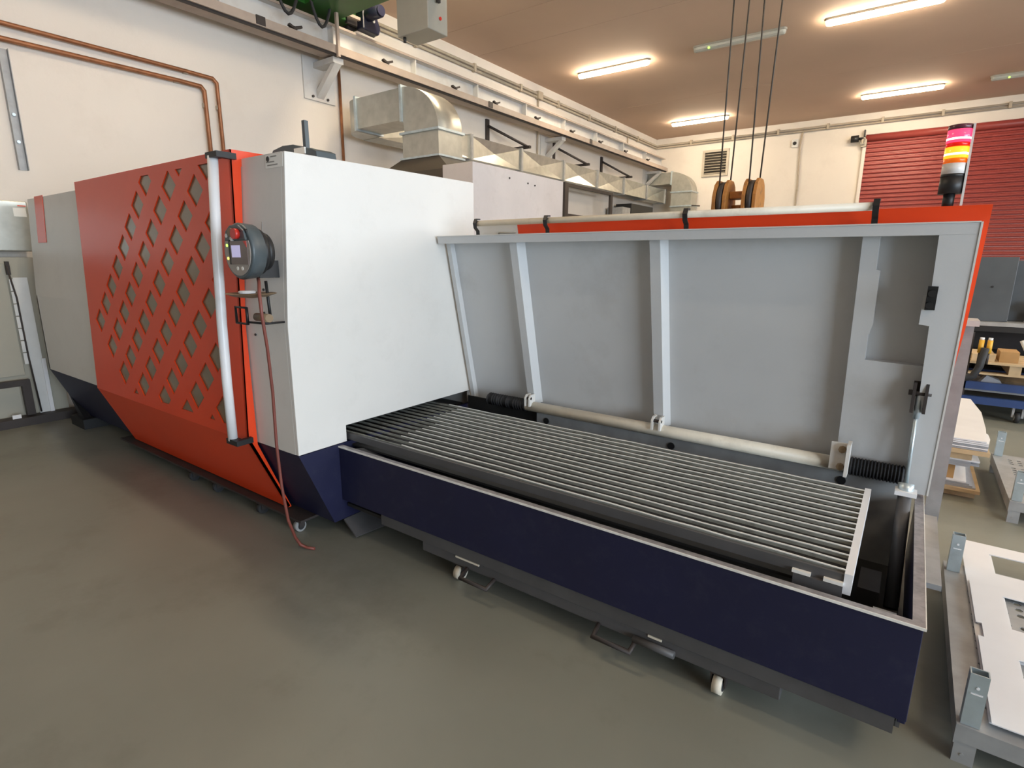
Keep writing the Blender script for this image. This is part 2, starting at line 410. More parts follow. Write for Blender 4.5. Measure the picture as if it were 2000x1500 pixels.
# ================================================================== crane
rail = root('crane_runway', 'long grey crane runway beam along the left wall', 'crane rail', (-7.3, 10, 4.5))
Y0, Y1 = -3.0, 18.55
part('top_flange', MB().box(-7.44, -7.20, Y0, Y1, 4.93, 4.955), 'beam_grey', rail)
part('rail_bar', MB().box(-7.36, -7.30, Y0, Y1, 4.955, 4.995), 'steel_grey', rail)
part('web', MB().box(-7.335, -7.32, Y0, Y1, 4.60, 4.93), 'beam_grey', rail)
part('lower_flange', MB().box(-7.45, -7.12, Y0, Y1, 4.562, 4.60), 'rail_pink', rail)
part('underside', MB().box(-7.185, -7.13, Y0, Y1, 4.535, 4.562), 'dark_steel', rail)
part('conductor_bar', MB().box(-7.118, -7.095, Y0, Y1, 4.55, 4.655), 'rail_pink', rail)
part('flange_edge', MB().box(-7.20, -7.19, Y0, Y1, 4.925, 4.958), 'rail_pink', rail)
st = part('stiffener', MB().box(-7.32, -7.205, 0.72, 0.745, 4.60, 4.93), 'beam_grey', rail)
copies(st, [(0, 1.625 * i, 0) for i in range(1, 11)], rail)
for y in (4.91, 6.51, 8.10, 9.3, 10.76, 12.28, 13.75, 15.3, 16.9):
    part('cable_clip', MB().cbox((-7.11, y, 4.672), (.06, .05, .035)).cbox((-7.11, y + .05, 4.695), (.05, .12, .03), (.35, 0, 0)).cbox((-7.11, y - .05, 4.685), (.05, .07, .03), (-.35, 0, 0)), 'dark_steel', rail)
for y in (4.42, 9.1, 13.2): part('joint_plate', MB().box(-7.0949, -7.08, y - .06, y + .06, 4.56, 4.66), 'dark_steel', rail)
for k, y in enumerate((5.66, 12.05, 18.2)):
    bt = root('crane_bracket', ['grey triangular wall bracket under the crane rail left of the duct elbow', 'grey wall bracket under the crane rail above the long duct',
              'grey wall bracket at the far end of the crane rail'][k], 'bracket', (-7.6, y, 4.3), 'crane rail brackets')
    part('wall_plate', MB().box(-7.70, -7.675, y - .27, y + .27, 4.02, 4.60), 'beam_grey', bt)
    part('arm', MB().box(-7.675, -7.20, y - .09, y + .09, 4.46, 4.535), 'beam_grey', bt)
    part('strut', MB().prism([(-7.675, 4.06), (-7.675, 4.17), (-7.30, 4.46), (-7.20, 4.46)], 'y', y - .06, y + .06), 'beam_grey', bt)
    for s in (-.13, .13):
        part('bolt', MB().cyl((-7.675, y + s, 4.07), (-7.655, y + s, 4.07), .02, n=8), 'dark_steel', bt)

cr = root('bridge_crane', 'green bridge crane end carriage and beam at the top edge', 'crane', (-7.3, 5.6, 5.0))
part('end_carriage', MB().prism([(3.6, 5.06), (6.15, 5.06), (6.35, 5.18), (6.35, 5.36), (6.2, 5.44), (3.6, 5.44)], 'x', -7.46, -7.18), 'crane_green', cr, .01)
part('bridge_beam', MB().box(-7.2, 8.6, 5.15, 5.75, 5.06, 5.50), 'crane_green', cr, .01)
part('wheel', MB().cyl((-7.38, 6.0, 5.09), (-7.26, 6.0, 5.09), .085, n=18), 'dark_steel', cr)
part('wheel', MB().cyl((-7.38, 3.9, 5.09), (-7.26, 3.9, 5.09), .085, n=18), 'dark_steel', cr)
part('wheel_guard', MB().box(-7.20, -7.15, 5.82, 6.32, 5.03, 5.12).box(-7.20, -7.16, 6.3, 6.34, 4.99, 5.3), 'dark_steel', cr)
mo = part('gear_motor', MB().cyl((-7.16, 6.1, 5.18), (-6.76, 6.1, 5.18), .085, n=18).cyl((-6.76, 6.1, 5.18), (-6.73, 6.1, 5.18), .07, n=18), 'motor_blue', cr)
part('gearbox', MB().prism([(6.0, 4.98), (6.3, 4.97), (6.34, 5.05), (6.25, 5.27), (6.0, 5.27)], 'x', -7.18, -7.02), 'motor_blue', cr, .02)
part('name_disc', MB().cyl((-7.02, 6.2, 5.13), (-7.012, 6.2, 5.13), .022), 'plastic_white', cr)
bx = part('control_box', MB().box(-5.74, -5.20, 5.45, 5.80, 4.44, 5.04), 'box_grey', cr, .012)
part('switch', MB().cyl((-5.20, 5.60, 4.86), (-5.16, 5.60, 4.86), .045).cbox((-5.165, 5.60, 4.80), (.03, .05, .10)), 'black', bx)
part('button', MB().cyl((-5.20, 5.66, 4.60), (-5.185, 5.66, 4.60), .02, n=10), 'red_button', bx)
part('cable_gland', MB().cyl((-5.66, 5.5, 4.44), (-5.66, 5.5, 4.38), .02, n=8), 'black', bx)
for (ya, yb) in ((4.58, 5.02), (5.10, 5.52)):
    part('festoon_cable', MB().tube([(-7.06, ya + (yb - ya) * t, 5.36 - .56 * math.sin(math.pi * t) ** .8) for t in [i / 10 for i in range(11)]], .02), 'black_rubber', cr)
part('rail_post', MB().box(-7.09, -7.05, 5.55, 5.59, 4.50, 5.10).box(-7.09, -7.05, 5.15, 5.98, 5.08, 5.12), 'rail_pink', cr)
part('trolley', MB().box(-2.0, -1.0, 5.2, 5.9, 4.75, 5.06).box(-1.9, -1.1, 5.0, 6.1, 5.5, 5.62), 'crane_green', cr, .02)

hk = root('hook_block', 'worn orange twin sheave hook block hanging on four wire ropes', 'hook block', (-1.48, 5.8, 2.3))
for x0, nm in ((-1.66, 0), (-1.39, 1)):
    def cheek(x, t):
        return MB().prism([(5.62, 1.95), (5.62, 2.30), (5.67, 2.41), (5.74, 2.455), (5.86, 2.455), (5.93, 2.41), (5.98, 2.30), (5.98, 1.95)], 'x', x, x + t)
    part('cheek_plate', cheek(x0 - .035, .035), 'hook_orange', hk, .006)
    part('cheek_plate', cheek(x0 + .06, .035), 'hook_orange', hk, .006)
    part('sheave', MB().cyl((x0 + .008, 5.80, 2.26), (x0 + .052, 5.80, 2.26), .185, n=24), 'dark_steel', hk)
part('crosshead', MB().box(-1.56, -1.40, 5.72, 5.88, 2.28, 2.345).box(-1.56, -1.40, 5.72, 5.88, 2.05, 2.12), 'hook_orange', hk, .006)
part('hook_nut', MB().cyl((-1.48, 5.8, 2.12), (-1.48, 5.8, 2.22), .075, n=8), 'hook_orange', hk)
part('hook', MB().tube([(-1.48, 5.8, 2.06), (-1.48, 5.8, 1.9)] + [(-1.48 + .09 * math.sin(a), 5.8, 1.80 + .09 * math.cos(a)) for a in [i * math.pi / 6 for i in range(0, 9)]], .03), 'dark_steel', hk)
for a, b in (((-1.655, 5.70, 2.40), (-1.68, 5.76, 4.749)), ((-1.61, 5.9, 2.40), (-1.55, 5.84, 4.749)), ((-1.385, 5.70, 2.40), (-1.42, 5.76, 4.749)), ((-1.34, 5.9, 2.40), (-1.26, 5.84, 4.749))):
    part('wire_rope', MB().tube([a, b], .008, 6), 'rope', hk)

# ================================================================== ducts on the left wall
du = root('ventilation_duct', 'galvanised square ventilation duct with elbow and cross broken sides', 'duct', (-6, 6, 3))
m = MB().box(-6.08, -5.40, 5.8, 6.28, 3.06, 3.40); part('riser', m, 'galvanised', du)
# elbow in the x-z plane
N = 14; P0 = []; P1 = []
cx, cz = -6.08, 3.40
for i in range(N + 1):
    a = math.pi / 2 * i / N
    P0.append((cx + .68 * math.cos(a), cz + .60 * math.sin(a)))
    P1.append((cx + .04 * math.cos(a), cz + .18 * math.sin(a)))
m = MB()
for i in range(N):
    q = [P0[i], P0[i + 1], P1[i + 1], P1[i]]
    vs = [(u, 5.8, v) for u, v in q] + [(u, 6.28, v) for u, v in q]
    m.add(vs, [(0, 1, 2, 3), (7, 6, 5, 4), (2, 3, 7, 6)]); m.add(vs, [(0, 1, 5, 4)], True)
part('elbow', m, 'galvanised', du)
part('horizontal_section', MB().box(-7.04, -6.08, 5.8, 6.28, 3.585, 4.0), 'galvanised', du)
m = MB(); C0 = []; C1 = []
for i in range(N + 1):
    a = math.pi / 2 * i / N
    C0.append((-7.04 - .43 * math.sin(a), 6.28 - .48 * math.cos(a)))
    C1.append((-7.04 - .01 * math.sin(a), 6.28 - .01 * math.cos(a)))
for i in range(N):
    q = [C0[i], C0[i + 1], C1[i + 1], C1[i]]
    vs = [(u, v, 3.56) for u, v in q] + [(u, v, 4.0) for u, v in q]
    m.add(vs, [(0, 1, 2, 3), (7, 6, 5, 4), (2, 3, 7, 6)]); m.add(vs, [(0, 1, 5, 4)], True)
part('corner_bend', m, 'galvanised', du)
for p in (MB().box(-6.10, -6.06, 5.775, 6.30, 3.56, 4.03), MB().box(-7.06, -7.02, 5.775, 6.30, 3.56, 4.03), MB().box(-6.11, -5.37, 5.77, 6.31, 3.385, 3.415),
          MB().box(-6.11, -5.37, 5.77, 6.31, 3.055, 3.08)):
    part('flange', p, 'zinc_blue', du)
ysec = [6.28, 8.51, 10.15, 11.9, 13.62, 15.25, 16.9, 18.45]
for a, b in zip(ysec[:-1], ysec[1:]):
    x1, x0, z0, z1 = -7.10, -7.47, 3.55, 3.96
    ym = (a + b) / 2; zm = (z0 + z1) / 2; e = -.07
    vs = [(x1, a, z0), (x1, b, z0), (x1, b, z1), (x1, a, z1), (x1 + e, ym, zm), (x0, a, z0), (x0, b, z0), (x0, b, z1), (x0, a, z1), ((x0 + x1) / 2, ym, z1 - .05), ((x0 + x1) / 2, ym, z0 - .02)]
    part('duct_section', MB().add(vs, [(0, 1, 4), (1, 2, 4), (2, 3, 4), (3, 0, 4), (3, 2, 9), (2, 7, 9), (7, 8, 9), (8, 3, 9), (6, 5, 8, 7), (0, 5, 10), (5, 6, 10), (6, 1, 10), (1, 0, 10), (0, 3, 8, 5), (1, 6, 7, 2)]), 'galvanised', du)
    part('flange', MB().box(x0 - .02, x1 + .035, b - .03, b + .03, z0 - .025, z1 + .025), 'steel_grey', du)
for k, y in enumerate((9.74, 12.38, 14.96)):
    bk = root('duct_bracket', ['dark steel duct bracket nearest the square elbow', 'dark steel duct bracket in the middle, beside the crane rail bracket', 'dark steel duct bracket nearest the far corner'][k], 'bracket', (-7.5, y, 4.0), 'duct brackets')
    part('wall_bar', MB().box(-7.70, -7.66, y - .05, y + .05, 3.9, 4.55), 'dark_steel', bk)
    part('tie', MB().tube([(-7.66, y, 4.42), (-7.08, y + .6, 4.05)], .03, 6), 'dark_steel', bk)
    part('crossbar', MB().box(-7.70, -7.0, y + .57, y + .64, 4.01, 4.06), 'dark_steel', bk)
ho = root('extraction_hood', 'dark brown sloping extraction hood under the duct riser', 'hood', (-5.7, 6, 2.9))
m = MB()
lo = [(-6.35, 5.55, 2.84), (-5.0, 5.55, 2.84), (-5.0, 6.7, 2.84), (-6.35, 6.7, 2.84)]
hi = [(-6.10, 5.78, 3.055), (-5.38, 5.78, 3.055), (-5.38, 6.30, 3.055), (-6.10, 6.30, 3.055)]
m.add(lo + hi, [(0, 1, 5, 4), (1, 2, 6, 5), (2, 3, 7, 6), (3, 0, 4, 7), (3, 2, 1, 0), (4, 5, 6, 7)])
part('hood_shell', m, 'hood_brown', ho)
part('hood_skirt', MB().box(-6.35, -5.0, 5.55, 6.7, 2.55, 2.84), 'hood_brown', ho)
single('filter_unit', MB().box(-6.6, -4.95, 5.4, 6.9, 0.0, 2.55), 'pink_panel', 'grey filter unit standing under the dark extraction hood', 'machine unit', bevel=.01)
pc = root('rear_cabinet', 'tall pale grey cabinet rising behind the white cutting machine', 'cabinet', (-4.9, 6.3, 0))
part('body', MB().box(-5.0 + .12, -4.4, 5.3, 7.38, 0.0, 2.825), 'pink_panel', pc, .006)
for (y, z) in ((6.03, 2.72), (6.45, 2.70), (6.62, 2.69)):
    part('bolt', MB().cyl((-4.4, y, z), (-4.39, y, z), .012, n=8), 'dark_steel', pc)
fr = root('support_frame', 'dark brown steel frame standing under the long duct', 'frame', (-7.1, 13, 0))
for p in (MB().box(-7.16, -7.06, 11.93, 12.10, 0, 3.505), MB().box(-7.14, -7.08, 14.42, 14.55, 0, 3.505), MB().box(-7.14, -7.08, 12.1, 13.7, 2.68, 2.80), MB().box(-7.14, -7.08, 12.1, 14.42, 3.43, 3.505)):
    part('bar', p, 'dark_steel', fr)
d2 = root('corner_duct', 'small galvanised duct elbow turning down in the far corner', 'duct', (-6.6, 18.5, 3))
part('horizontal_section', MB().box(-7.65, -6.85, 18.3, 18.85, 4.12, 4.48), 'galvanised', d2)
m = MB()
for i in range(10):
    a0, a1 = math.pi / 2 * i / 10, math.pi / 2 * (i + 1) / 10
    q = [(-6.85 + .68 * math.sin(a), 3.86 + .62 * math.cos(a)) for a in (a0, a1)] + [(-6.85 + .02 * math.sin(a), 3.86 + .24 * math.cos(a)) for a in (a1, a0)]
    vs = [(u, 18.3, v) for u, v in q] + [(u, 18.85, v) for u, v in q]
    m.add(vs, [(0, 1, 2, 3), (7, 6, 5, 4), (2, 3, 7, 6)]); m.add(vs, [(0, 1, 5, 4)], True)
part('elbow', m, 'galvanised', d2)
part('vertical_section', MB().box(-6.83, -6.17, 18.3, 18.85, 1.2, 3.86), 'galvanised', d2)
part('flange', MB().box(-6.86, -6.14, 18.27, 18.88, 3.84, 3.88), 'zinc_blue', d2)
part('flange', MB().box(-6.88, -6.84, 18.27, 18.88, 4.09, 4.51), 'zinc_blue', d2)
part('flange', MB().box(-6.86, -6.14, 18.27, 18.88, 3.40, 3.44), 'zinc_blue', d2)
part('strap', MB().tube([(-6.2, 18.3, 3.42), (-5.9, 18.4, 3.40)], .02), 'dark_steel', d2)
rb = root('black_unit', 'black boxy unit with a grey grille under the end of the duct', 'machine unit', (-7.1, 16.5, 2.9))
part('body', MB().box(-7.6, -7.1, 15.85, 17.5, 0, 3.34), 'black', rb, .01)
part('grille', MB().box(-7.6, -7.12, 15.30, 15.83, 0, 3.2), 'steel_grey', rb)

# ================================================================== the cutting machine
mc = root('laser_cutting_machine', 'large white, red and navy laser cutting machine with open table cover', 'machine', (-3, 2.5, 0))
X0, XL = -2.73, -7.02
YB = 3.297
front = [(1.772, 2.243), (1.708, 1.335), (1.708, .597)]
# right end panel with table opening
part('end_panel', MB().prism([(1.772, 2.243), (1.708, 1.335), (1.708, .597), (2.044, .597), (2.044, .699), (3.22, .699), (3.22, .605), (YB, .605), (YB, 2.25)], 'x', X0 - .03, X0), 'machine_white', mc, .004)
part('front_panel', MB().sheet(front[::-1], 'x', -3.60, X0 - .0301, -.02), 'machine_white', mc)
part('front_panel', MB().sheet(front[::-1], 'x', XL, -5.35, -.02), 'machine_white', mc)
part('roof_panel', MB().box(XL, X0 - .031, 1.772, YB, 2.225, 2.243), 'machine_white', mc)
part('rear_panel', MB().box(XL, X0 - .031, YB - .02, YB, .1, 2.225), 'machine_white', mc)
part('left_end_panel', MB().prism([(1.772, 2.223), (1.708, 1.335), (1.708, .597), (YB - .02, .597), (YB - .02, 2.223)], 'x', XL, XL + .02), 'machine_white', mc)
sk = [(1.708, .594), (1.915, .10)]
part('skirt', MB().sheet(sk[::-1], 'x', XL, X0 - .0301, -.02), 'navy', mc)
part('end_skirt', MB().prism([(1.708, .594), (YB, .594), (YB, .10), (1.915, .10)], 'x', X0 - .03, X0), 'navy', mc)
part('skirt_plate', MB().hexa([(-2.60, 1.965, .018), (-2.57, 2.20, .018), (-2.73, 2.20, .09), (-2.73, 1.98, .09),
                               (-2.595, 1.965, .026), (-2.565, 2.20, .026), (-2.725, 2.20, .10), (-2.725, 1.98, .10)]), 'flange_grey', mc)
part('machine_base', MB().box(XL + .1, X0 - .1, 2.15, YB - .05, 0.0, .58), 'tray_dark', mc)
part('red_mark', MB().cbox((-6.675, 1.7545, 2.045), (.235, .003, .42), (-.07, 0, 0)), 'red_paint', mc, label='red rectangle marking on the left panel')
part('machine_foot', MB().box(-6.98, -6.62, 1.80, 2.1, 0, .10).prism([(-7.3 + .2, .33), (-6.88, .10), (-6.72, .10)], 'y', 1.84, 1.9), 'black', mc)

for (x, z) in ((-2.955, 1.275), (-3.06, 1.27), (-2.955, 1.40), (-2.955, 1.53)):
    part('screw', MB().cyl((x, 1.7075 + max(0, z - 1.335) * .0705, z), (x, 1.702 + max(0, z - 1.335) * .0705, z), .007, n=8), 'black', mc)
part('panel_scratch', MB().cbox((-2.93, 1.7285, 1.86), (.006, .003, .07), (-.07, .1, 0)), 'ink_grey', mc)
# red sliding door with its diamond lattice
def dy(z): return 1.640 + (z - .62) * (.070 / 1.665)
def dfn(u, v, d): return (u, dy(v) + d, v)
O = Vector((-4.249, 2.195)); v1 = Vector((-.1495, -.1410)); v2 = Vector((.338, -.050))
u1 = v1.normalized(); u2 = (v1 + v2).normalized()
def clip(poly, ax, val, keep_less):
    out = []
    for i in range(len(poly)):
        a, b = poly[i], poly[(i + 1) % len(poly)]
        ia = (a[ax] <= val) == keep_less; ib = (b[ax] <= val) == keep_less
        if ia: out.append(a)
        if ia != ib:
            t = (val - a[ax]) / (b[ax] - a[ax]); out.append(tuple(a[k] + (b[k] - a[k]) * t for k in (0, 1)))
    return out
holes = []
last = {0: 7, 1: 8, 2: 9, 3: 10, 4: 11, 5: 12, 6: 13}
for j in range(7):
    for i in range(-4, last[j] + 1):
        c = O + v1 * i + v2 * j
        h = .069
        q = [tuple(c + u1 * h + u2 * h), tuple(c + u1 * h - u2 * h), tuple(c - u1 * h - u2 * h), tuple(c - u1 * h + u2 * h)]
        if j == 0 and i < 0: continue
        q = clip(clip(clip(q, 1, 2.235, True), 1, .685, False), 0, -3.335, True)
        if len(q) >= 3:
            ar = abs(sum(q[k][0] * q[(k + 1) % len(q)][1] - q[(k + 1) % len(q)][0] * q[k][1] for k in range(len(q)))) / 2
            if ar > .0006: holes.append(q)
DL, DR = -5.53, -3.147
door = part('sliding_door', MB().plate([(DL, .62), (DR, .62), (DR, 2.285), (DL, 2.285)], holes, dfn, .008), 'red_paint', mc)
part('lower_panel', MB().sheet([(1.861, .106), (1.640, .62)], 'x', DL, DR, -.018), 'red_paint', door)
part('side_return', MB().prism([(dy(2.285), 2.285), (dy(.62), .62), (1.861, .106), (1.885, .106), (1.70, .585), (1.70, 1.3), (1.765, 2.2), (2.45, 2.235), (2.45, 2.285)], 'x', DR - .015, DR), 'red_paint', door)
part('top_cover', MB().box(DL, DR - .015, 1.72, 2.45, 2.265, 2.284), 'red_paint', door)
part('window_pane', MB().plate([(-5.48, .66), (-3.28, .66), (-3.28, 2.25), (-5.48, 2.25)], [], lambda u, v, d: (u, dy(v) + .010 + d, v), .006), 'pane_brown', door)
hz = [(2.24, 1.632), (1.8, 1.604), (1.33, 1.582), (1.0, 1.574), (.64, 1.572)]
hd = part('door_handle', MB().tube([(-3.185, y, z) for z, y in hz], .027, 16), 'handle_white', mc, label='long white vertical door handle tube')
for z, y in ((2.243, 1.632), (.637, 1.572)):
    part('handle_bracket', MB().cbox((-3.155, y, z), (.12, .05, .03)).box(-3.13, -3.08 - .02, y, dy(z) + .01, z - .016, z + .016), 'black', hd)

# open tray in front of the end panel
TY, TX = 1.98, .165
part('tray_front', MB().box(X0, TX, TY, TY + .03, .232, .578), 'navy', mc, .002)
part('tray_end', MB().box(TX - .022, TX, TY + .03, 3.30, .20, .578), 'navy', mc, .002)
part('tray_rim', MB().plate([(X0, TY - .001), (TX + .004, TY - .001), (TX + .004, 3.28), (TX - .03, 3.28), (TX - .03, TY + .028), (X0, TY + .028)], [],
     lambda u, v, d: (u, v, .578 + d), .006), 'rim_worn', mc)
part('rim_edge', MB().box(X0, TX + .004, TY - .0045, TY - .001, .575, .5845).box(TX + .004, TX + .007, TY - .0045, 3.28, .575, .5845), 'slat_edge', mc)
part('base_flange', MB().box(X0 + .35, TX - .03, TY + .008, TY + .05, .165, .235), 'flange_grey', mc)
part('base_flange', MB().box(TX - .04, TX - .012, TY + .05, 3.3, .165, .235), 'flange_grey', mc)
part('tray_floor', MB().box(X0 + .01, TX - .025, TY + .03, 3.28, .18, .20), 'tray_dark', mc)
bw = part('tray_back', MB().box(-2.05, .08, 3.15, 3.19, .20, .645), 'steel_grey', mc)
for x in (-2.0 * .985, -1.09 * .985, -.177):
    part('dark_hole', MB().cyl((x, 3.15, .60), (x, 3.144, .60), .022, n=16), 'black', bw)  # black disc stands in for the darkness inside a round hole
part('tray_back_dark', MB().box(X0 + .01, -2.05, 3.19, 3.20, .20, .665), 'tray_dark', mc)
part('tray_rail', MB().box(X0 + .01, -.2, 2.03, 2.05, .40, .43), 'flange_grey', mc)
part('stop_block', MB().box(.03, .10, 2.07, 2.17, .38, .50).box(.045, .095, 2.04, 2.08, .30, .42), 'steel_grey', mc)
part('yellow_strip', MB().box(.015, .03, 2.03, 2.045, .28, .45), 'yellow', mc)
part('valve_block', MB().cyl((-.02, 2.35, .2), (-.02, 2.35, .28), .05), 'flange_grey', mc)
part('sensor_block', MB().box(-.03, .05, 2.6, 2.8, .2, .33), 'flange_grey', mc)
part('chute_plate', MB().hexa([(-2.62, 2.02, .57), (-1.95, 2.02, .50), (-1.9, 2.10, .45), (-2.62, 2.10, .55), (-2.62, 2.02, .58), (-1.97, 2.02, .535), (-1.92, 2.10, .46), (-2.62, 2.10, .56)]), 'flange_grey', mc)

# tilted lid
def ly(z): return 2.87 + (1.85 - z) * .22
def lf(d0): return lambda u, v, d: (u, ly(v) + d0 + d, v)
LL, LR = -2.705, .176
lid = part('lid_panel', MB().plate([(LL, .61), (LR - .01, .61), (LR - .01, 1.845), (LL, 1.845)], [], lf(.125), .012), 'lid_grey', mc)
part('top_lip', MB().hexa([lf(0)(x, z, d) for z in (1.805, 1.85) for (x, d) in ((LL, 0), (LR, 0), (LR, .02), (LL, .02))]), 'lid_grey', lid)
part('top_wall', MB().hexa([lf(0)(x, z, d) for z in (1.835, 1.85) for (x, d) in ((LL, .02), (LR, .02), (LR, .137), (LL, .137))]), 'lid_grey', lid)
part('right_lip', MB().plate([(.052, 1.806), (LR, 1.806), (LR, .61), (.098, .61), (.085, .95), (.072, 1.43), (.035, 1.435), (.035, 1.56), (.058, 1.56)], [], lf(0), .015), 'lid_grey', lid)
part('right_wall', MB().hexa([lf(0)(x, z, d) for z in (.61, 1.835) for (x, d) in ((LR - .012, .0151), (LR, .015), (LR, .137), (LR - .012, .137))]), 'lid_grey', lid)
part('edge_highlight', MB().hexa([lf(-.003)(x, z, d) for z in (.61, 1.853) for (x, d) in ((LR, 0), (LR + .007, 0), (LR + .007, .06), (LR, .06))]), 'machine_white', lid)  # thin white strip stands in for the bright highlight on the lid edge
part('edge_highlight', MB().hexa([lf(-.003)(x, z, d) for z in (1.8505, 1.856) for (x, d) in ((LL, 0), (LR, 0), (LR, .03), (LL, .03))]), 'machine_white', lid)
part('left_lip', MB().hexa([lf(0)(x, z, d) for z in (.605, 1.82) for (x, d) in ((LL, .08), (LL + .035, .08), (LL + .035, .125), (LL, .125))]), 'lid_grey', lid)
for (a, b, z0) in ((-2.14, -2.065, .70), (-1.20, -1.12, .70)):
    part('rib', MB().hexa([lf(0)(x, z, d) for z in (z0, 1.83) for (x, d) in ((a, .055), (b - .02, .055), (b, .125), (a, .125))]), 'lid_grey', lid)
part('wide_rib', MB().plate([(-.215, .68), (.09, .66), (.098, 1.238), (-.147, 1.245), (-.147, 1.36), (-.135, 1.42), (-.135, 1.66), (-.15, 1.665), (-.15, 1.83), (-.215, 1.83)], [], lf(.06), .065), 'lid_grey', lid)
part('latch', MB().hexa([lf(-.02)(x, z, d) for z in (1.50, 1.60) for (x, d) in ((.045, 0), (.08, 0), (.08, .02), (.045, .02))]).cyl(lf(-.035)(.062, 1.57, 0), lf(-.02)(.062, 1.57, 0), .014).cyl(lf(-.035)(.060, 1.52, 0), lf(-.02)(.06, 1.52, 0), .014), 'black', lid)
part('lid_skin', MB().plate([(-2.12, .61), (LR - .02, .61), (LR + .028, 1.44), (LR + .034, 1.925), (-2.12, 1.925)], [], lf(.138), .02), 'red_paint', lid, label='red outer skin of the lid')
part('skin_end', MB().hexa([lf(.137)(x, z, d) for z in (.61, 1.92) for (x, d) in ((-2.45, 0), (-2.121, 0), (-2.121, .02), (-2.45, .02))]), 'machine_white', lid)
part('pull_loop', MB().tube([lf(.12)(-2.27, 1.85, 0), lf(.11)(-2.25, 1.872, 0), lf(.11)(-2.12, 1.868, 0)], .006), 'lamp_housing', lid)
part('grip_tube', MB().cyl((-2.41, 2.93, 1.932), (-.175, 2.93, 1.932), .018, n=18), 'tube_cream', lid, label='cream tube grip along the lid edge')
for x in (-2.40, -1.855, -1.005, -.18):
    part('grip_bracket', MB().sheet([(2.945, 1.84), (2.940, 1.885), (2.915, 1.905), (2.908, 1.932), (2.92, 1.955), (2.95, 1.955)], 'x', x - .012, x + .012, .008), 'black', lid)
hg = part('hinge_tube', MB().cyl((-2.125, 3.135, .69), (-.17, 3.135, .69), .036, n=20), 'tube_cream', mc)
for (xa, xb, r) in ((-2.47, -2.126, .046), (-.149, .078, .048)):
    m = MB(); n = 16
    for i in range(n):
        a = xa + (xb - xa) * i / n; b = xa + (xb - xa) * (i + 1) / n; c = (a + b) / 2
        m.cyl((a, 3.14, .69), (c, 3.14, .69), r - .008, r, 14).cyl((c, 3.14, .69), (b, 3.14, .69), r, r - .008, 14)
    part('bellows', m, 'black_rubber', hg)
for x, w2 in ((-2.09, .045), (-1.155, .06)):
    h = part('hinge_bracket', MB().prism([(3.08, .70), (3.08, .755), (3.10, .78), (3.15, .78), (3.15, .70)], 'x', x - w2 / 2, x - w2 / 2 + .012).prism([(3.08, .70), (3.08, .755), (3.10, .78), (3.15, .78), (3.15, .70)], 'x', x + w2 / 2 - .012, x + w2 / 2), 'machine_white', hg)
    part('pin', MB().cyl((x - w2 / 2, 3.10, .755), (x + w2 / 2, 3.10, .755), .010, n=10), 'dark_steel', hg)
h = part('hinge_bracket', MB().box(-.235, -.165, 3.07, 3.08, .68, .82).box(-.165, -.15, 3.03, 3.12, .66, .825), 'machine_white', hg)
for z in (.79, .70): part('bolt', MB().cyl((-.185, 3.07, z), (-.185, 3.05, z), .017, n=8), 'brown_paper', hg)
gs = part('gas_spring', MB().cyl((.082, 3.055, 1.02), (.090, 3.06, .665), .008, n=10), 'zinc_blue', mc, label='thin polished gas spring rod')
part('clevis', MB().box(.055, .067, 3.02, 3.07, 1.03, 1.17).box(.100, .112, 3.02, 3.07, 1.03, 1.17).box(.055, .112, 3.055, 3.07, 1.10, 1.17), 'dark_steel', gs)
part('clevis_pin', MB().cyl((.04, 3.04, 1.12), (.125, 3.04, 1.12), .012, n=10), 'dark_steel', gs)
part('rod_end', MB().cyl((.083, 3.045, 1.12), (.083, 3.055, 1.0), .013, n=10), 'zinc_blue', gs)
part('spring_body', MB().cyl((.090, 3.06, .665), (.10, 2.70, .22), .028, n=14), 'flange_grey', gs)
part('spring_collar', MB().cyl((.090, 3.06, .68), (.091, 3.04, .63), .032, n=14), 'zinc_blue', gs)
part('spring_cap', MB().box(.05, .135, 3.00, 3.07, .635, .655), 'handle_white', gs)
# support post and rear beam of the cover
part('support_post', MB().box(.215, .285, 3.80, 3.86, 0, 1.37), 'steel_grey', mc)
part('post_cap', MB().box(.19, .30, 3.75, 3.92, 1.37, 1.40), 'beam_grey', mc)
part('rear_beam', MB().box(.18, .272, 2.88, 3.72, .275, .30), 'steel_grey', mc)

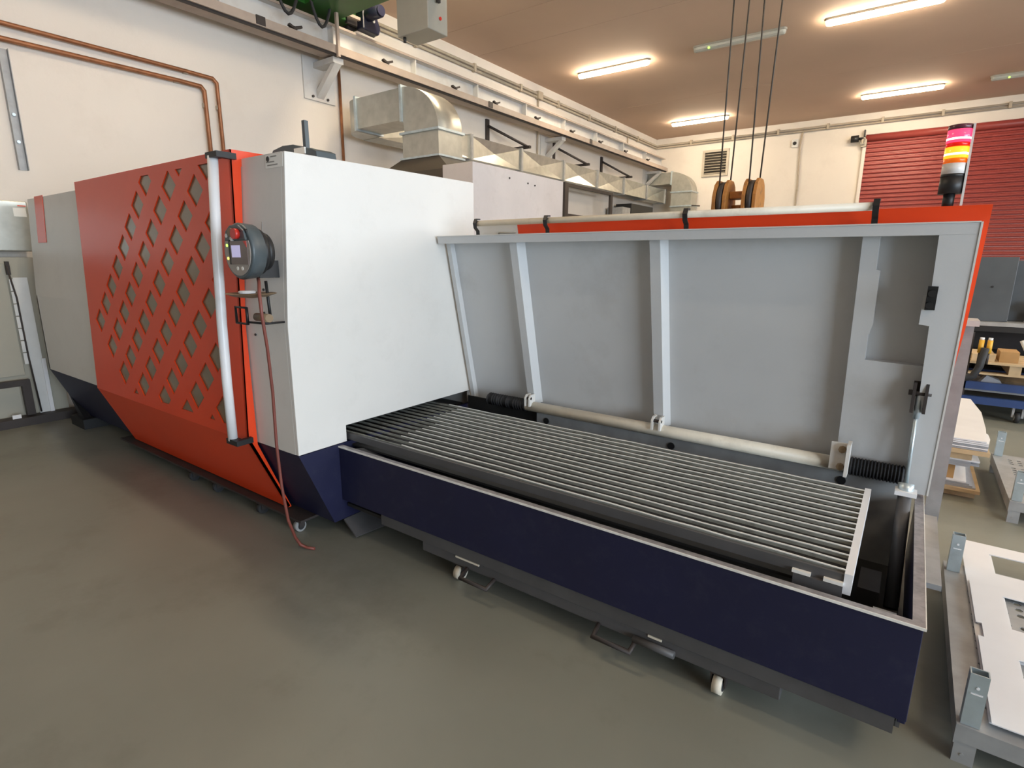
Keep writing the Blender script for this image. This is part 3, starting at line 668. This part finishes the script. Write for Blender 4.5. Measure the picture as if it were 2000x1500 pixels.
# cutting pallet
pl = root('cutting_pallet', 'steel cutting table with parallel worn slats beside the open lid', 'cutting table', (-1.6, 2.5, .6))
SY0, SY1, NS = 2.085, 2.925, 15
for i in range(NS):
    y = SY0 + (SY1 - SY0) * i / (NS - 1)
    m = MB(); m2 = MB(); n = 24; xs = [-3.2 + (3.2 - .065) * k / n for k in range(n + 1)]
    zt = [.655 + random.uniform(-.0018, .0012) for _ in xs]
    wy = [y + random.uniform(-.0022, .0022) for _ in xs]
    for k in range(n):
        m.hexa([(xs[k], wy[k] - .0018, .637), (xs[k + 1], wy[k + 1] - .0018, .637), (xs[k + 1], wy[k + 1] + .0018, .637), (xs[k], wy[k] + .0018, .637),
                (xs[k], wy[k] - .0018, zt[k] - .004), (xs[k + 1], wy[k + 1] - .0018, zt[k + 1] - .004), (xs[k + 1], wy[k + 1] + .0018, zt[k + 1] - .004), (xs[k], wy[k] + .0018, zt[k] - .004)])
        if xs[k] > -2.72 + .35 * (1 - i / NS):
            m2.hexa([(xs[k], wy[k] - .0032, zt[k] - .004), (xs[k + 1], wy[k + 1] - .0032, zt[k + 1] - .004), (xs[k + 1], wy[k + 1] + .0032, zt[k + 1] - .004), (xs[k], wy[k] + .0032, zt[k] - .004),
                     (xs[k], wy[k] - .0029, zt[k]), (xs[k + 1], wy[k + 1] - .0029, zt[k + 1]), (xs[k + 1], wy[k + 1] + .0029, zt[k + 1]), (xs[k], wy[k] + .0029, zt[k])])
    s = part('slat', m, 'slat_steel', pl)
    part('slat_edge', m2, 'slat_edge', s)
part('front_frame', MB().box(-3.2, -.065, 2.060, 2.075, .604, .645), 'flange_grey', pl)
part('rear_frame', MB().box(-3.2, -.065, 2.94, 2.96, .585, .645), 'flange_grey', pl)
part('end_frame', MB().box(-.065, -.040, 2.055, 2.96, .575, .652), 'handle_white', pl)
part('pallet_bed', MB().box(-3.2, -.065, 2.08, 2.93, .560, .572), 'tray_dark', pl)
part('corner_guide', MB().box(-.22, -.065, 2.045, 2.060, .535, .604), 'flange_grey', pl)
for x in (-.19, -.09): part('clip', MB().box(x - .035, x + .025, 2.045, 2.0599, .606, .618), 'slat_edge', pl)

# signal tower
st = root('signal_tower', 'signal light tower with lit red and orange lenses on lid corner', 'signal light', (.06, 3.02, 1.92))
bx_, by_ = .065, 3.02
for (z0, z1, r, mt, nm) in ((1.915, 1.985, .020, 'black', 'stem'), (1.975, 2.04, .040, 'black', 'base'), (2.04, 2.052, .040, 'black', 'collar'), (2.052, 2.093, .040, 'lens_white', 'clear_lens'),
                        (2.095, 2.112, .039, 'lens_orange_dark', 'orange_ring'), (2.112, 2.155, .040, 'lens_orange', 'orange_lens'), (2.157, 2.172, .039, 'lens_red_dark', 'red_ring'),
                        (2.172, 2.222, .040, 'lens_red', 'red_lens'), (2.222, 2.240, .040, 'cap_dark', 'cap')):
    o = part(nm, MB().cyl((bx_, by_, z0), (bx_, by_, z1), r, n=24), mt, st)
part('bracket', MB().box(bx_ + .040, bx_ + .048, by_ - .02, by_ + .02, 1.91, 2.24), 'lens_white', st)
for zc in (2.128, 2.187):
    part('bulb', MB().cyl((bx_, by_, zc - .004), (bx_, by_, zc + .004), .0403, n=24), 'bulb_hot', st)

# hand-held pendant and what hangs below it
ph = root('control_pendant', 'round dark grey control pendant with lit screen and red button', 'control panel', (-2.82, 1.6, 1.73))
cx, cz, yf = -2.815, 1.735, 1.52
def disc(y0, y1, r0, r1, n=32, sx=1.0):
    vs = []
    for y, r in ((y0, r0), (y1, r1)):
        for i in range(n):
            a = 2 * math.pi * i / n; vs.append((cx + math.cos(a) * r * sx, y, cz + math.sin(a) * r))
    m = MB(); m.add(vs, [(i, (i + 1) % n, n + (i + 1) % n, n + i) for i in range(n)], True)
    m.add(vs[:n], [tuple(range(n))]); m.add(vs[n:], [tuple(range(n))[::-1]]); return m
m = disc(yf, yf + .012, .132, .142); m2 = disc(yf + .012, yf + .075, .142, .136)
m.v and m.add(m2.v, m2.f, True)
part('housing', m, 'pendant_grey', ph)
part('rear_ring', disc(yf + .08, yf + .105, .122, .118), 'black', ph)
part('wall_mount', disc(yf + .112, yf + .145, .108, .095), 'black', ph)
part('mount_arm', MB().box(cx - .035, cx + .025, yf + .09, 1.722, 1.60, 1.69), 'black', ph)
part('face_plate', MB().prism([(cx + .122 * math.cos(a), cz + .122 * math.sin(a)) for a in [math.pi * (.86 + i * 1.28 / 20) for i in range(21)]], 'y', yf - .004, yf), 'pendant_face', ph)
part('bezel', MB().box(cx - .06, cx + .10, yf - .008, yf - .002, cz - .065, cz + .05), 'screen_bezel', ph)
part('screen', MB().box(cx - .045, cx + .035, yf - .010, yf - .007, cz - .03, cz + .03), 'screen', ph, label='lit lilac screen')
part('black_strip', MB().box(cx - .072, cx - .06, yf - .009, yf - .002, cz - .065, cz + .06), 'black', ph)
part('red_corner', MB().prism([(cx + .07, cz + .05), (cx + .10, cz + .05), (cx + .10, cz + .02)], 'y', yf - .010, yf - .008), 'red_button', ph)
hh = part('top_grip', MB().prism([(cx - .10, cz + .055), (cx + .10, cz + .055), (cx + .085, cz + .10), (cx + .04, cz + .128), (cx - .04, cz + .128), (cx - .085, cz + .10)], 'y', yf - .012, yf), 'pendant_grey', ph, .003)
part('grip_hollow', MB().prism([(cx - .07, cz + .095), (cx + .07, cz + .095), (cx + .03, cz + .115), (cx - .03, cz + .115)], 'y', yf - .0125, yf - .012), 'black', ph)
part('stop_button', MB().cyl((cx + .03, yf - .035, cz + .085), (cx + .03, yf - .012, cz + .085), .026, n=18), 'red_button', ph)
part('key_switch', MB().cyl((cx - .02, yf - .024, cz + .092), (cx - .02, yf - .012, cz + .092), .022, n=18), 'brown_paper', ph)
part('small_button', MB().cyl((cx - .075, yf - .016, cz + .078), (cx - .075, yf - .002, cz + .078), .010, n=12).cyl((cx - .03, yf - .016, cz + .062), (cx - .03, yf - .002, cz + .062), .011, n=12), 'lens_white', ph)
for z, mt in ((.03, 'led_green'), (-.035, 'led_yellow')):
    part('indicator', MB().cyl((cx - .092, yf - .008, cz + z), (cx - .092, yf - .003, cz + z), .007, n=10), mt, ph)
for x in (-.01, .035): part('soft_key', MB().cyl((cx + x, yf - .006, cz - .085), (cx + x, yf - .003, cz - .085), .010, n=10), 'sticker', ph)
part('grip_hole', MB().cyl((cx + .085, yf - .003, cz + .098), (cx + .085, yf + .006, cz + .098), .012, n=12), 'black', ph)

ds = root('pendant_stand', 'black wire stand with small dish and wire basket under the pendant', 'stand', (-2.8, 1.62, 1.4))
part('rod', MB().cyl((-2.79, 1.64, 1.585), (-2.775, 1.64, 1.37), .008, n=8), 'black', ds)
dish = MB(); dish.lathe([(.005, -.022), (.08, -.014), (.125, .002), (.12, .005), (.07, .001), (.005, .0)], (-2.80, 1.56, 1.52), 24); part('dish', dish, 'brown_paper', ds)
part('basket', MB().tube([(-2.955, 1.55, 1.445), (-2.845, 1.55, 1.445), (-2.845, 1.55, 1.36), (-2.955, 1.55, 1.36), (-2.955, 1.55, 1.45)], .006, 6).tube([(-2.845, 1.55, 1.37), (-2.75, 1.60, 1.365), (-2.745, 1.70, 1.365)], .006, 6), 'black', ds)
single('eraser', MB().lathe([(.004, 0), (.04, .002), (.042, .010), (.035, .016), (.004, .018)], (-2.805, 1.54, 1.5216), 18), 'handle_white', 'small white oval block lying in the brown dish', 'block')
single('paper_roll', MB().cyl((-2.84, 1.60, 1.395), (-2.72, 1.60, 1.395), .022, n=16).cyl((-2.845, 1.60, 1.395), (-2.84, 1.60, 1.395), .012, n=12), 'brown_paper', 'brown roll lying in the wire basket below the dish', 'roll')
hp = [(-2.765, 1.585, 1.598), (-2.70, 1.55, 1.58), (-2.655, 1.52, 1.53), (-2.65, 1.52, 1.42), (-2.68, 1.55, 1.25), (-2.72, 1.58, 1.0), (-2.74, 1.585, .7), (-2.735, 1.59, .45), (-2.735, 1.61, .24), (-2.76, 1.66, .10), (-2.78, 1.70, .03), (-2.75, 1.72, .012), (-2.70, 1.74, .011)]
single('pendant_cable', MB().tube(hp, .0085, 8), 'hose_red', 'reddish brown cable hanging from the pendant to the floor', 'cable')
stk = root('company_sticker', 'white printed sticker at the top corner of the beige front panel', 'sticker', (-2.82, 1.765, 2.2))
def pan(x0, x1, z0, z1, d):   # small flat label lying on the leaning upper front panel
    f = lambda z: 1.772 - (2.243 - z) * (.064 / .908) - d
    return MB().hexa([(x0, f(z0), z0), (x1, f(z0), z0), (x1, f(z0) + .001, z0), (x0, f(z0) + .001, z0), (x0, f(z1), z1), (x1, f(z1), z1), (x1, f(z1) + .001, z1), (x0, f(z1) + .001, z1)])
part('label_sheet', pan(-2.905, -2.745, 2.168, 2.237, .002), 'sticker', stk)
part('emblem', MB().cyl((-2.878, 1.7655, 2.215), (-2.878, 1.7645, 2.215), .014, n=16), 'ink', stk)
for (a, b, z) in ((-2.855, -2.80, 2.222), (-2.895, -2.82, 2.196), (-2.885, -2.79, 2.180)): part('print_line', pan(a, b, z, z + .006, .003), 'ink_grey', stk)
br = root('floor_broom', 'dark broom head with white tag lying on the machine roof', 'broom', (-2.9, 2.0, 2.3))
part('head', MB().prism([(-3.10, 2.2435), (-3.16, 2.305), (-3.15, 2.317), (-3.05, 2.332), (-2.95, 2.328), (-2.86, 2.305), (-2.78, 2.29), (-2.74, 2.275), (-2.735, 2.2435)], 'y', 1.97, 2.10), 'pendant_grey', br, .004)
part('handle', MB().box(-2.91, -2.885, 2.01, 2.035, 2.31, 2.455), 'pendant_grey', br)
part('tag', MB().box(-2.93, -2.83, 1.962, 1.969, 2.268, 2.302), 'sticker', br)

# ---------------------------------------------------------------- scrap carts under the machine
def caster(parent, x, y, r=.042, m='tube_cream', h=.104):
    w_ = part('caster', MB().cyl((x - .018, y, r), (x + .018, y, r), r, n=20), m, parent)
    part('hub', MB().cyl((x - .021, y, r), (x + .021, y, r), r * .62, n=16), 'black_rubber', w_)
    part('fork', MB().box(x - .03, x - .024, y - .02, y + .02, r, h - .004).box(x + .024, x + .03, y - .02, y + .02, r, h - .004).box(x - .03, x + .03, y - .03, y + .03, h - .008, h), 'dark_steel', w_)
sc = root('scrap_cart', 'low dark scrap cart on casters under the navy tray', 'cart', (-1.1, 2.5, 0))
part('cart_body', MB().box(-2.05, -.205, 1.995, 3.0, .104, .160), 'flange_grey', sc, .004)
for x in (-1.80, -.43):
    caster(sc, x, 2.03); caster(sc, x, 2.9)
for x in (-.86, -1.63):
    part('pull_handle', MB().tube([(x - .09, 1.995, .11), (x - .085, 1.93, .085), (x + .085, 1.93, .085), (x + .09, 1.995, .11)], .010), 'dark_steel', sc)
part('side_tube', MB().tube([(-.78, 1.98, .12), (-.60, 1.98, .12)], .016), 'flange_grey', sc)
for (a, b) in ((-1.80, -1.64), (-.72, -.66)): part('light_slit', MB().box(a, b, 1.990, 1.995, .148, .158), 'tube_cream', sc)  # pale strips stand in for light showing between tray and cart
s2 = root('scrap_cart', 'low dark scrap cart on casters under the red door', 'cart', (-4.3, 2.1, 0))
part('cart_body', MB().box(-5.7, -2.92, 1.80, 2.13, .084, .098), 'dark_steel', s2)
for x in (-2.99, -3.42, -4.02, -4.39): caster(s2, x, 1.835, .036, 'steel_grey' if x > -3 else 'black_rubber', .084)  # wheels further in are coloured black for the shade under the machine

# ================================================================== left corner
lb = root('electrical_cabinet', 'olive grey cabinet against the left wall beside the machine', 'cabinet', (-7.5, 1.4, 0))
part('body', MB().box(-7.68, -7.44, -1.2, 1.92, .02, 1.70), 'olive_panel', lb, .004)
part('door_panel', MB().box(-7.44, -7.425, -.2, 1.60, .5, 1.64), 'olive_panel', lb, .004)
sb = root('steel_box', 'shiny steel box with small label above the olive cabinet', 'box', (-7.5, 1.4, 1.8))
part('body', MB().box(-7.68, -7.40, .6, 1.86, 1.76, 2.25), 'galvanised', sb, .01)
part('label', MB().box(-7.40, -7.396, 1.74, 1.84, 2.10, 2.185), 'sticker', sb)
part('red_line', MB().box(-7.40, -7.396, 1.78, 1.845, 2.20, 2.21), 'red_paint', sb)
wp = root('leaning_panel', 'narrow white plastic panel standing against the olive cabinet', 'panel', (-7.4, 1.7, .05))
part('sheet', MB().hexa([(-7.40, 1.655, .06), (-7.40, 1.755, .06), (-7.39, 1.755, .06), (-7.39, 1.655, .06), (-7.42, 1.64, 1.50), (-7.42, 1.755, 1.50), (-7.41, 1.755, 1.50), (-7.41, 1.64, 1.50)]), 'plastic_white', wp)
part('side_strip', MB().box(-7.385, -7.375, 1.74, 1.775, .06, .66), 'handle_white', wp)
for i in range(7):
    part('cable_cover', MB().box(-7.39, -7.372, 1.602, 1.632, .62 + i * .125, .735 + i * .125), 'plastic_white', wp)
part('cable', MB().tube([(-7.366, 1.60, 1.62), (-7.366, 1.634, 1.3), (-7.366, 1.638, .7), (-7.366, 1.66, .1)], .008), 'dark_steel', wp)
part('dark_clip', MB().box(-7.40, -7.36, 1.595, 1.625, 1.53, 1.66), 'dark_steel', wp)
lf_ = root('floor_frame', 'dark steel frame standing on the floor at the left edge', 'frame', (-7.35, 1.2, 0))
for p in (MB().box(-7.36, -7.30, -1.5, 1.60, .41, .47), MB().box(-7.36, -7.30, 1.53, 1.60, .10, .41), MB().box(-7.40, -7.25, -1.5, 1.97, 0.0, .085)):
    part('bar', p, 'dark_steel', lf_)
single('small_tag', MB().box(-7.27, -7.26, 1.40, 1.47, .09, .13), 'handle_white', 'small white tag on the dark floor frame at the left', 'tag')

# ================================================================== right side
def stillage(name, label, x0, x1, y0, y1, stakes, sl):
    t = root(name, label, 'stillage', (x0, y0, 0), 'perforated steel stillages')
    hs = []
    nx = int((x1 - x0 - .16) / .055); ny = int((y1 - y0 - .12) / .055)
    for i in range(nx):
        for j in range(ny):
            cx_ = x0 + .10 + i * .055; cy_ = y0 + .09 + j * .055
            if j % 7 in (0,) or i % 9 == 8: continue
            hs.append([(cx_ + .016 * math.cos(a), cy_ + .016 * math.sin(a)) for a in [k * math.pi / 3 for k in range(6)]])
    part('deck', MB().plate([(x0, y0), (x1, y0), (x1, y1), (x0, y1)], hs, lambda u, v, d: (u, v, .145 + d), .005), 'steel_grey', t)
    part('side_flange', MB().box(x0, x0 + .004, y0, y1, .075, .1449), 'steel_grey', t)
    part('front_flange', MB().box(x0 + .004, x1, y0, y0 + .004, .085, .1449), 'steel_grey', t)
    for (xa, ya) in ((x0, y0), (x1 - .07, y0), (x0, y1 - .07), (x1 - .07, y1 - .07)):
        part('foot', MB().box(xa + .0041, xa + .0641, ya + .0041, ya + .0541, 0, .144).cyl((xa + .03, ya + .0041, .035), (xa + .03, ya + .002, .035), .006, n=8), 'steel_grey', t)
    for (xa, ya, h) in stakes:
        m = MB().plate([(xa, ya), (xa + .052, ya), (xa + .052, ya + .04), (xa, ya + .04)], [[(xa + .004, ya + .004), (xa + .048, ya + .004), (xa + .048, ya + .036), (xa + .004, ya + .036)]], lambda u, v, d: (u, v, .151 + d), h)
        s = part('stake', m, 'zinc_blue', t)
        part('slot', MB().box(xa + .010, xa + .042, ya - .002, ya - .0005, .151 + h * .62, .151 + h * .645).cyl((xa + .026, ya, .151 + h * .75), (xa + .026, ya - .002, .151 + h * .75), .005, n=8), 'handle_white', s)
    return t
stillage('stillage', 'perforated steel stillage with zinc stakes carrying white cut sheets', .315, 1.35, 2.19, 3.50, ((.325, 2.20, .20), (.325, 3.39, .20)), 1)
stillage('stillage', 'empty perforated steel stillage with zinc stakes beside the sheet pile', .70, 1.70, 4.70, 5.86, ((.71, 4.72, .20), (.71, 5.80, .20)), 2)
GS = 'cut white sheets on the stillage'
def csheet(x0, x1, y0, y1, z, wins, label, notch=None, rot=0):
    out = [(x0, y0), (x1, y0), (x1, y1), (x0, y1)]
    if notch: out = [(x0, y0), (x1, y0), (x1, y1), (x0, y1), (x0, notch[1]), (x0 + notch[2], notch[1]), (x0 + notch[2], notch[0]), (x0, notch[0])]
    c = Vector(((x0 + x1) / 2, (y0 + y1) / 2))
    def fn(u, v, d):
        r = Matrix.Rotation(rot, 2) @ (Vector((u, v)) - c) + c
        return (r.x, r.y, z + d)
    single('cut_sheet', MB().plate(out, wins, fn, .004), 'white_sheet', label, 'metal sheet', GS)
W3 = lambda x0, x1, L: [[(x0, a), (x1, a), (x1, b), (x0, b)] for a, b in L]
csheet(.405, 1.20, 2.26, 3.84, .151, W3(.525, 1.10, ((2.36, 2.70), (2.92, 3.27), (3.46, 3.71))), 'white cut sheet lowest on the near stillage, long frame with three windows')
csheet(.402, 1.20, 2.25, 3.82, .157, W3(.518, 1.10, ((2.37, 2.70), (2.93, 3.27), (3.47, 3.70))), 'white cut sheet second from the bottom on the near stillage', rot=.004)
csheet(.415, 1.20, 2.24, 3.31, .163, W3(.53, 1.10, ((2.37, 2.70), (2.93, 3.22))), 'white cut sheet just under the top one, with notched edge', (2.79, 2.90, .02), -.006)
csheet(.408, 1.20, 2.23, 3.30, .169, W3(.525, 1.10, ((2.36, 2.69), (2.92, 3.21))), 'white cut sheet topmost on the near stillage', (2.79, 2.90, .02))

# pile of sheets on boards
GP = 'white sheets on the wooden boards'
def jag(x0, x1, y0, y1, n=10, a=.05):
    return [(x0, y0), (x1, y0)] + [(x1 + random.uniform(-a, a * .4), y0 + (y1 - y0) * (i + 1) / (n + 1)) for i in range(n)] + [(x1 - a, y1), (x0, y1)]
bd = root('wood_board', 'light wooden board under the lower sheets on the floor', 'board', (.3, 5.4, 0))
part('board', MB().box(-.45, .58, 5.0, 6.4, .05, .075), 'wood', bd)
for y in (5.05, 5.7, 6.3): part('batten', MB().box(-.45, .56, y, y + .08, 0, .05), 'wood', bd)
for k in range(4):
    single('steel_sheet', MB().prism([(-.4, 5.03 + k * .01), (.555 - .02 * k, 5.03), (.545, 6.3), (-.4, 6.3)], 'z', .0755 + k * .012, .0865 + k * .012), 'sheet_edge' if k < 3 else 'white_sheet',
           ['grey sheet lowest of the pile on the floor board', 'grey sheet second lowest on the floor board', 'grey sheet third on the floor board', 'pale sheet on top of the lower pile beside the wooden block'][k], 'metal sheet', 'lower sheet pile')
wb = root('wooden_block', 'brown hollow wooden block between the two sheet piles', 'block', (.38, 5.1, .13))
part('block_shell', MB().plate([(.25, .1237), (.42, .1237), (.42, .235), (.25, .235)], [[(.275, .14), (.30, .14), (.30, .21), (.275, .21)]], lambda u, v, d: (u, 5.06 + d, v), .3), 'cardboard', wb)
single('wooden_block', MB().box(-.3, -.15, 5.1, 5.4, .1237, .235), 'cardboard', 'wooden block hidden at the far side between the sheet piles', 'block')
single('wooden_block', MB().box(-.3, .4, 6.0, 6.2, .1237, .235), 'cardboard', 'long wooden block at the back between the sheet piles', 'block')
for k in range(4):
    z = .2355 + k * .014
    single('steel_sheet', MB().prism([(-.4, 5.03), (.50 + .05 * (k % 2), 5.03), (.57 - .02 * k, 6.4), (-.4, 6.4)], 'z', z, z + .013), 'sheet_edge' if k != 3 else 'white_sheet',
           ['grey sheet lowest above the wooden blocks', 'grey sheet second above the wooden blocks', 'grey sheet third above the wooden blocks', 'pale sheet under the upper wooden board'][k], 'metal sheet', 'middle sheet pile')
ub = root('wood_board', 'light wooden board carrying the upper white sheets', 'board', (.3, 5.4, .3))
part('board', MB().box(-.45, .59, 4.98, 6.5, .345, .375), 'wood', ub)
for y in (5.02, 6.3): part('batten', MB().box(-.45, .50, y, y + .08, .2915, .345), 'wood', ub)
for k in range(6):
    z = .376 + k * .013
    q = jag(-.4, .575, 5.0, 6.55) if k < 5 else [(-.4, 5.0), (.56, 5.0), (.585, 5.4), (.60, 6.0), (.56, 6.55), (-.4, 6.55)]
    single('steel_sheet', MB().prism(q, 'z', z, z + .010), 'white_sheet' if k in (1, 3, 4, 5) else 'sheet_edge',
           ['grey sheet lowest on the upper board', 'white ragged sheet second on the upper board', 'grey sheet third on the upper board', 'white ragged sheet fourth on the upper board', 'white ragged sheet under the top one', 'large white sheet topmost of the pile by the steel post'][k], 'metal sheet', GP)

# blue trolley
tr = root('blue_trolley', 'blue steel trolley on casters loaded with a wooden pallet', 'trolley', (1.0, 8.2, 0))
part('upper_frame', MB().box(.2, 2.2, 7.8, 7.86, .33, .41).box(.2, 2.2, 8.74, 8.8, .33, .41).box(.2, .26, 7.86, 8.74, .33, .41).box(2.14, 2.2, 7.86, 8.74, .33, .41), 'blue_paint', tr)
part('lower_frame', MB().box(.2, 2.2, 7.78, 7.84, .17, .25).box(.2, .26, 7.84, 8.8, .17, .25), 'blue_paint', tr)
part('platform', MB().box(.2, 2.2, 7.86, 8.74, .30, .34), 'steel_grey', tr)
for x in (.35, 1.08, 2.0):
    w_ = part('wheel', MB().cyl((x - .02, 7.85, .06), (x + .02, 7.85, .06), .06, n=20), 'black_rubber', tr)
    part('hub', MB().cyl((x - .024, 7.85, .06), (x + .024, 7.85, .06), .035, n=16), 'sheet_edge', w_)
    part('fork', MB().box(x - .05, x - .03, 7.82, 7.88, .06, .17).box(x + .03, x + .05, 7.82, 7.88, .06, .17), 'steel_grey', w_)
part('tie_post', MB().box(.56, .60, 7.80, 7.84, .25, .95), 'dark_steel', tr)
ep = root('wooden_pallet', 'wooden pallet lying on the blue trolley', 'pallet', (.9, 8.2, .34))
for i in range(5): part('plank', MB().box(.45, 1.65, 7.90 + i * .17, 8.04 + i * .17, .60, .622), 'wood', ep)
for x in (.47, 1.0, 1.53): part('block', MB().box(x - .05, x + .05, 7.92, 8.7, .50, .60), 'wood', ep)
part('plank', MB().box(.45, 1.65, 7.92, 8.02, .48, .50), 'wood', ep)
single('wood_offcut', MB().box(.62, .82, 7.95, 8.4, .623, .70), 'wood', 'flat wood offcut on the left of the pallet', 'wood')
single('wood_offcut', MB().box(.86, 1.02, 8.0, 8.3, .623, .74), 'cardboard', 'taller brown wood offcut in the middle of the pallet', 'wood')
single('brown_sack', MB().lathe([(.02, 0), (.22, .01), (.24, .05), (.17, .09), (.04, .11)], (1.0, 8.36, .341), 18), 'brown_paper', 'brown sack lying on the trolley under the pallet', 'sack')
single('blue_cloth', MB().prism([(.70, .341), (.95, .341), (.90, .42), (.78, .47)], 'y', 7.95, 8.10), 'sheet_edge', 'pale blue folded cloth on the trolley', 'cloth')
single('green_bucket', MB().lathe([(.07, 0), (.09, .16), (.085, .16), (.06, .02)], (1.75, 7.98, .341), 18), 'crane_green', 'green bucket at the right end of the trolley', 'bucket')
for k, x in enumerate((.665, .735)):
    t = root('hand_tool', ['yellow handled tool hanging under the bench, left one', 'yellow handled tool hanging under the bench, right one'][k], 'tool', (x, 7.78, .8), 'yellow tools under the bench')
    part('grip', MB().cyl((x, 7.76, .74), (x, 7.76, .88), .024, n=12), 'yellow', t)
    part('end_cap', MB().cyl((x, 7.76, .88), (x, 7.76, .905), .020, n=12), 'handle_white', t)
    part('shank', MB().cyl((x, 7.76, .62), (x, 7.76, .74), .014, n=10), 'dark_steel', t)
single('lifting_strap', MB().tube([(.70, 7.70, .80), (.68, 7.70, .60), (.64, 7.70, .49), (.58, 7.70, .46), (.54, 7.70, .50)], .035, 8), 'black_rubber', 'black strap hanging in front of the pallet', 'strap')
single('white_tube', MB().cyl((.98, 7.72, .90), (1.10, 7.72, .66), .02, n=10), 'plastic_white', 'pale slanted tube at the right in front of the trolley', 'tube')

# bench with dark grey cabinet in front of the shutter
wbn = root('work_bench', 'long steel workbench in front of the red shutter', 'workbench', (1.0, 9.2, 0))
part('bench_top', MB().box(.15, 2.6, 8.95, 9.75, .93, .975), 'steel_grey', wbn)
part('front_rail', MB().box(.15, 2.6, 8.955, 8.98, .86, .93), 'black', wbn)
for x in (.20, 2.5):
    for y in (9.0, 9.65): part('leg', MB().box(x, x + .06, y, y + .06, 0, .93), 'dark_steel', wbn)
part('lower_shelf', MB().box(.2, 2.5, 9.0, 9.7, .30, .33), 'dark_steel', wbn)
part('shade_backing', MB().box(.2, 2.5, 9.71, 9.73, .02, .93), 'dark_steel', wbn)  # added dark sheet, gives the space under the bench its shade
gb = root('grey_cabinet', 'dark grey sheet steel cabinet standing on the workbench', 'cabinet', (.7, 9.3, .975))
part('body', MB().box(.30, .98, 9.1, 9.6, .9755, 1.76), 'dark_grey_board', gb, .006)
part('side_leaf', MB().box(.98, 1.16, 9.3, 9.62, .9755, 1.72), 'dark_grey_board', gb, .006)
part('lock', MB().cyl((.78, 9.1, 1.40), (.78, 9.09, 1.40), .012, n=10), 'black', gb)
single('small_carton', MB().box(.42, .56, 8.98, 9.08, .9755, 1.06), 'brown_paper', 'small brown carton on the bench before the grey cabinet', 'carton')
single('engine_part', MB().cyl((1.25, 9.2, .9755), (1.25, 9.2, 1.12), .09, n=14).cbox((1.22, 9.15, 1.16), (.14, .12, .09), (.2, .3, .1)), 'dark_steel', 'dark machine part lying on the bench right of the cabinet', 'machine part')
for k, (x, h) in enumerate(((.35, .2), (.75, .26), (1.3, .22), (1.75, .3))):
    single('storage_box', MB().plate([(x, .331), (x + .32, .331), (x + .32, .331 + h), (x, .331 + h)], [[(x + .02, .351), (x + .30, .351), (x + .30, .331 + h - .02), (x + .02, .331 + h - .02)]], lambda u, v, d: (u, 9.02 + d, v), .45), 'black' if k % 2 else 'dark_grey_board',
           ['low dark grey box on the bench shelf, leftmost', 'black box on the bench shelf behind the pallet', 'dark grey box on the bench shelf, third along', 'tall black box on the bench shelf at the right'][k], 'box', 'boxes on the bench shelf')
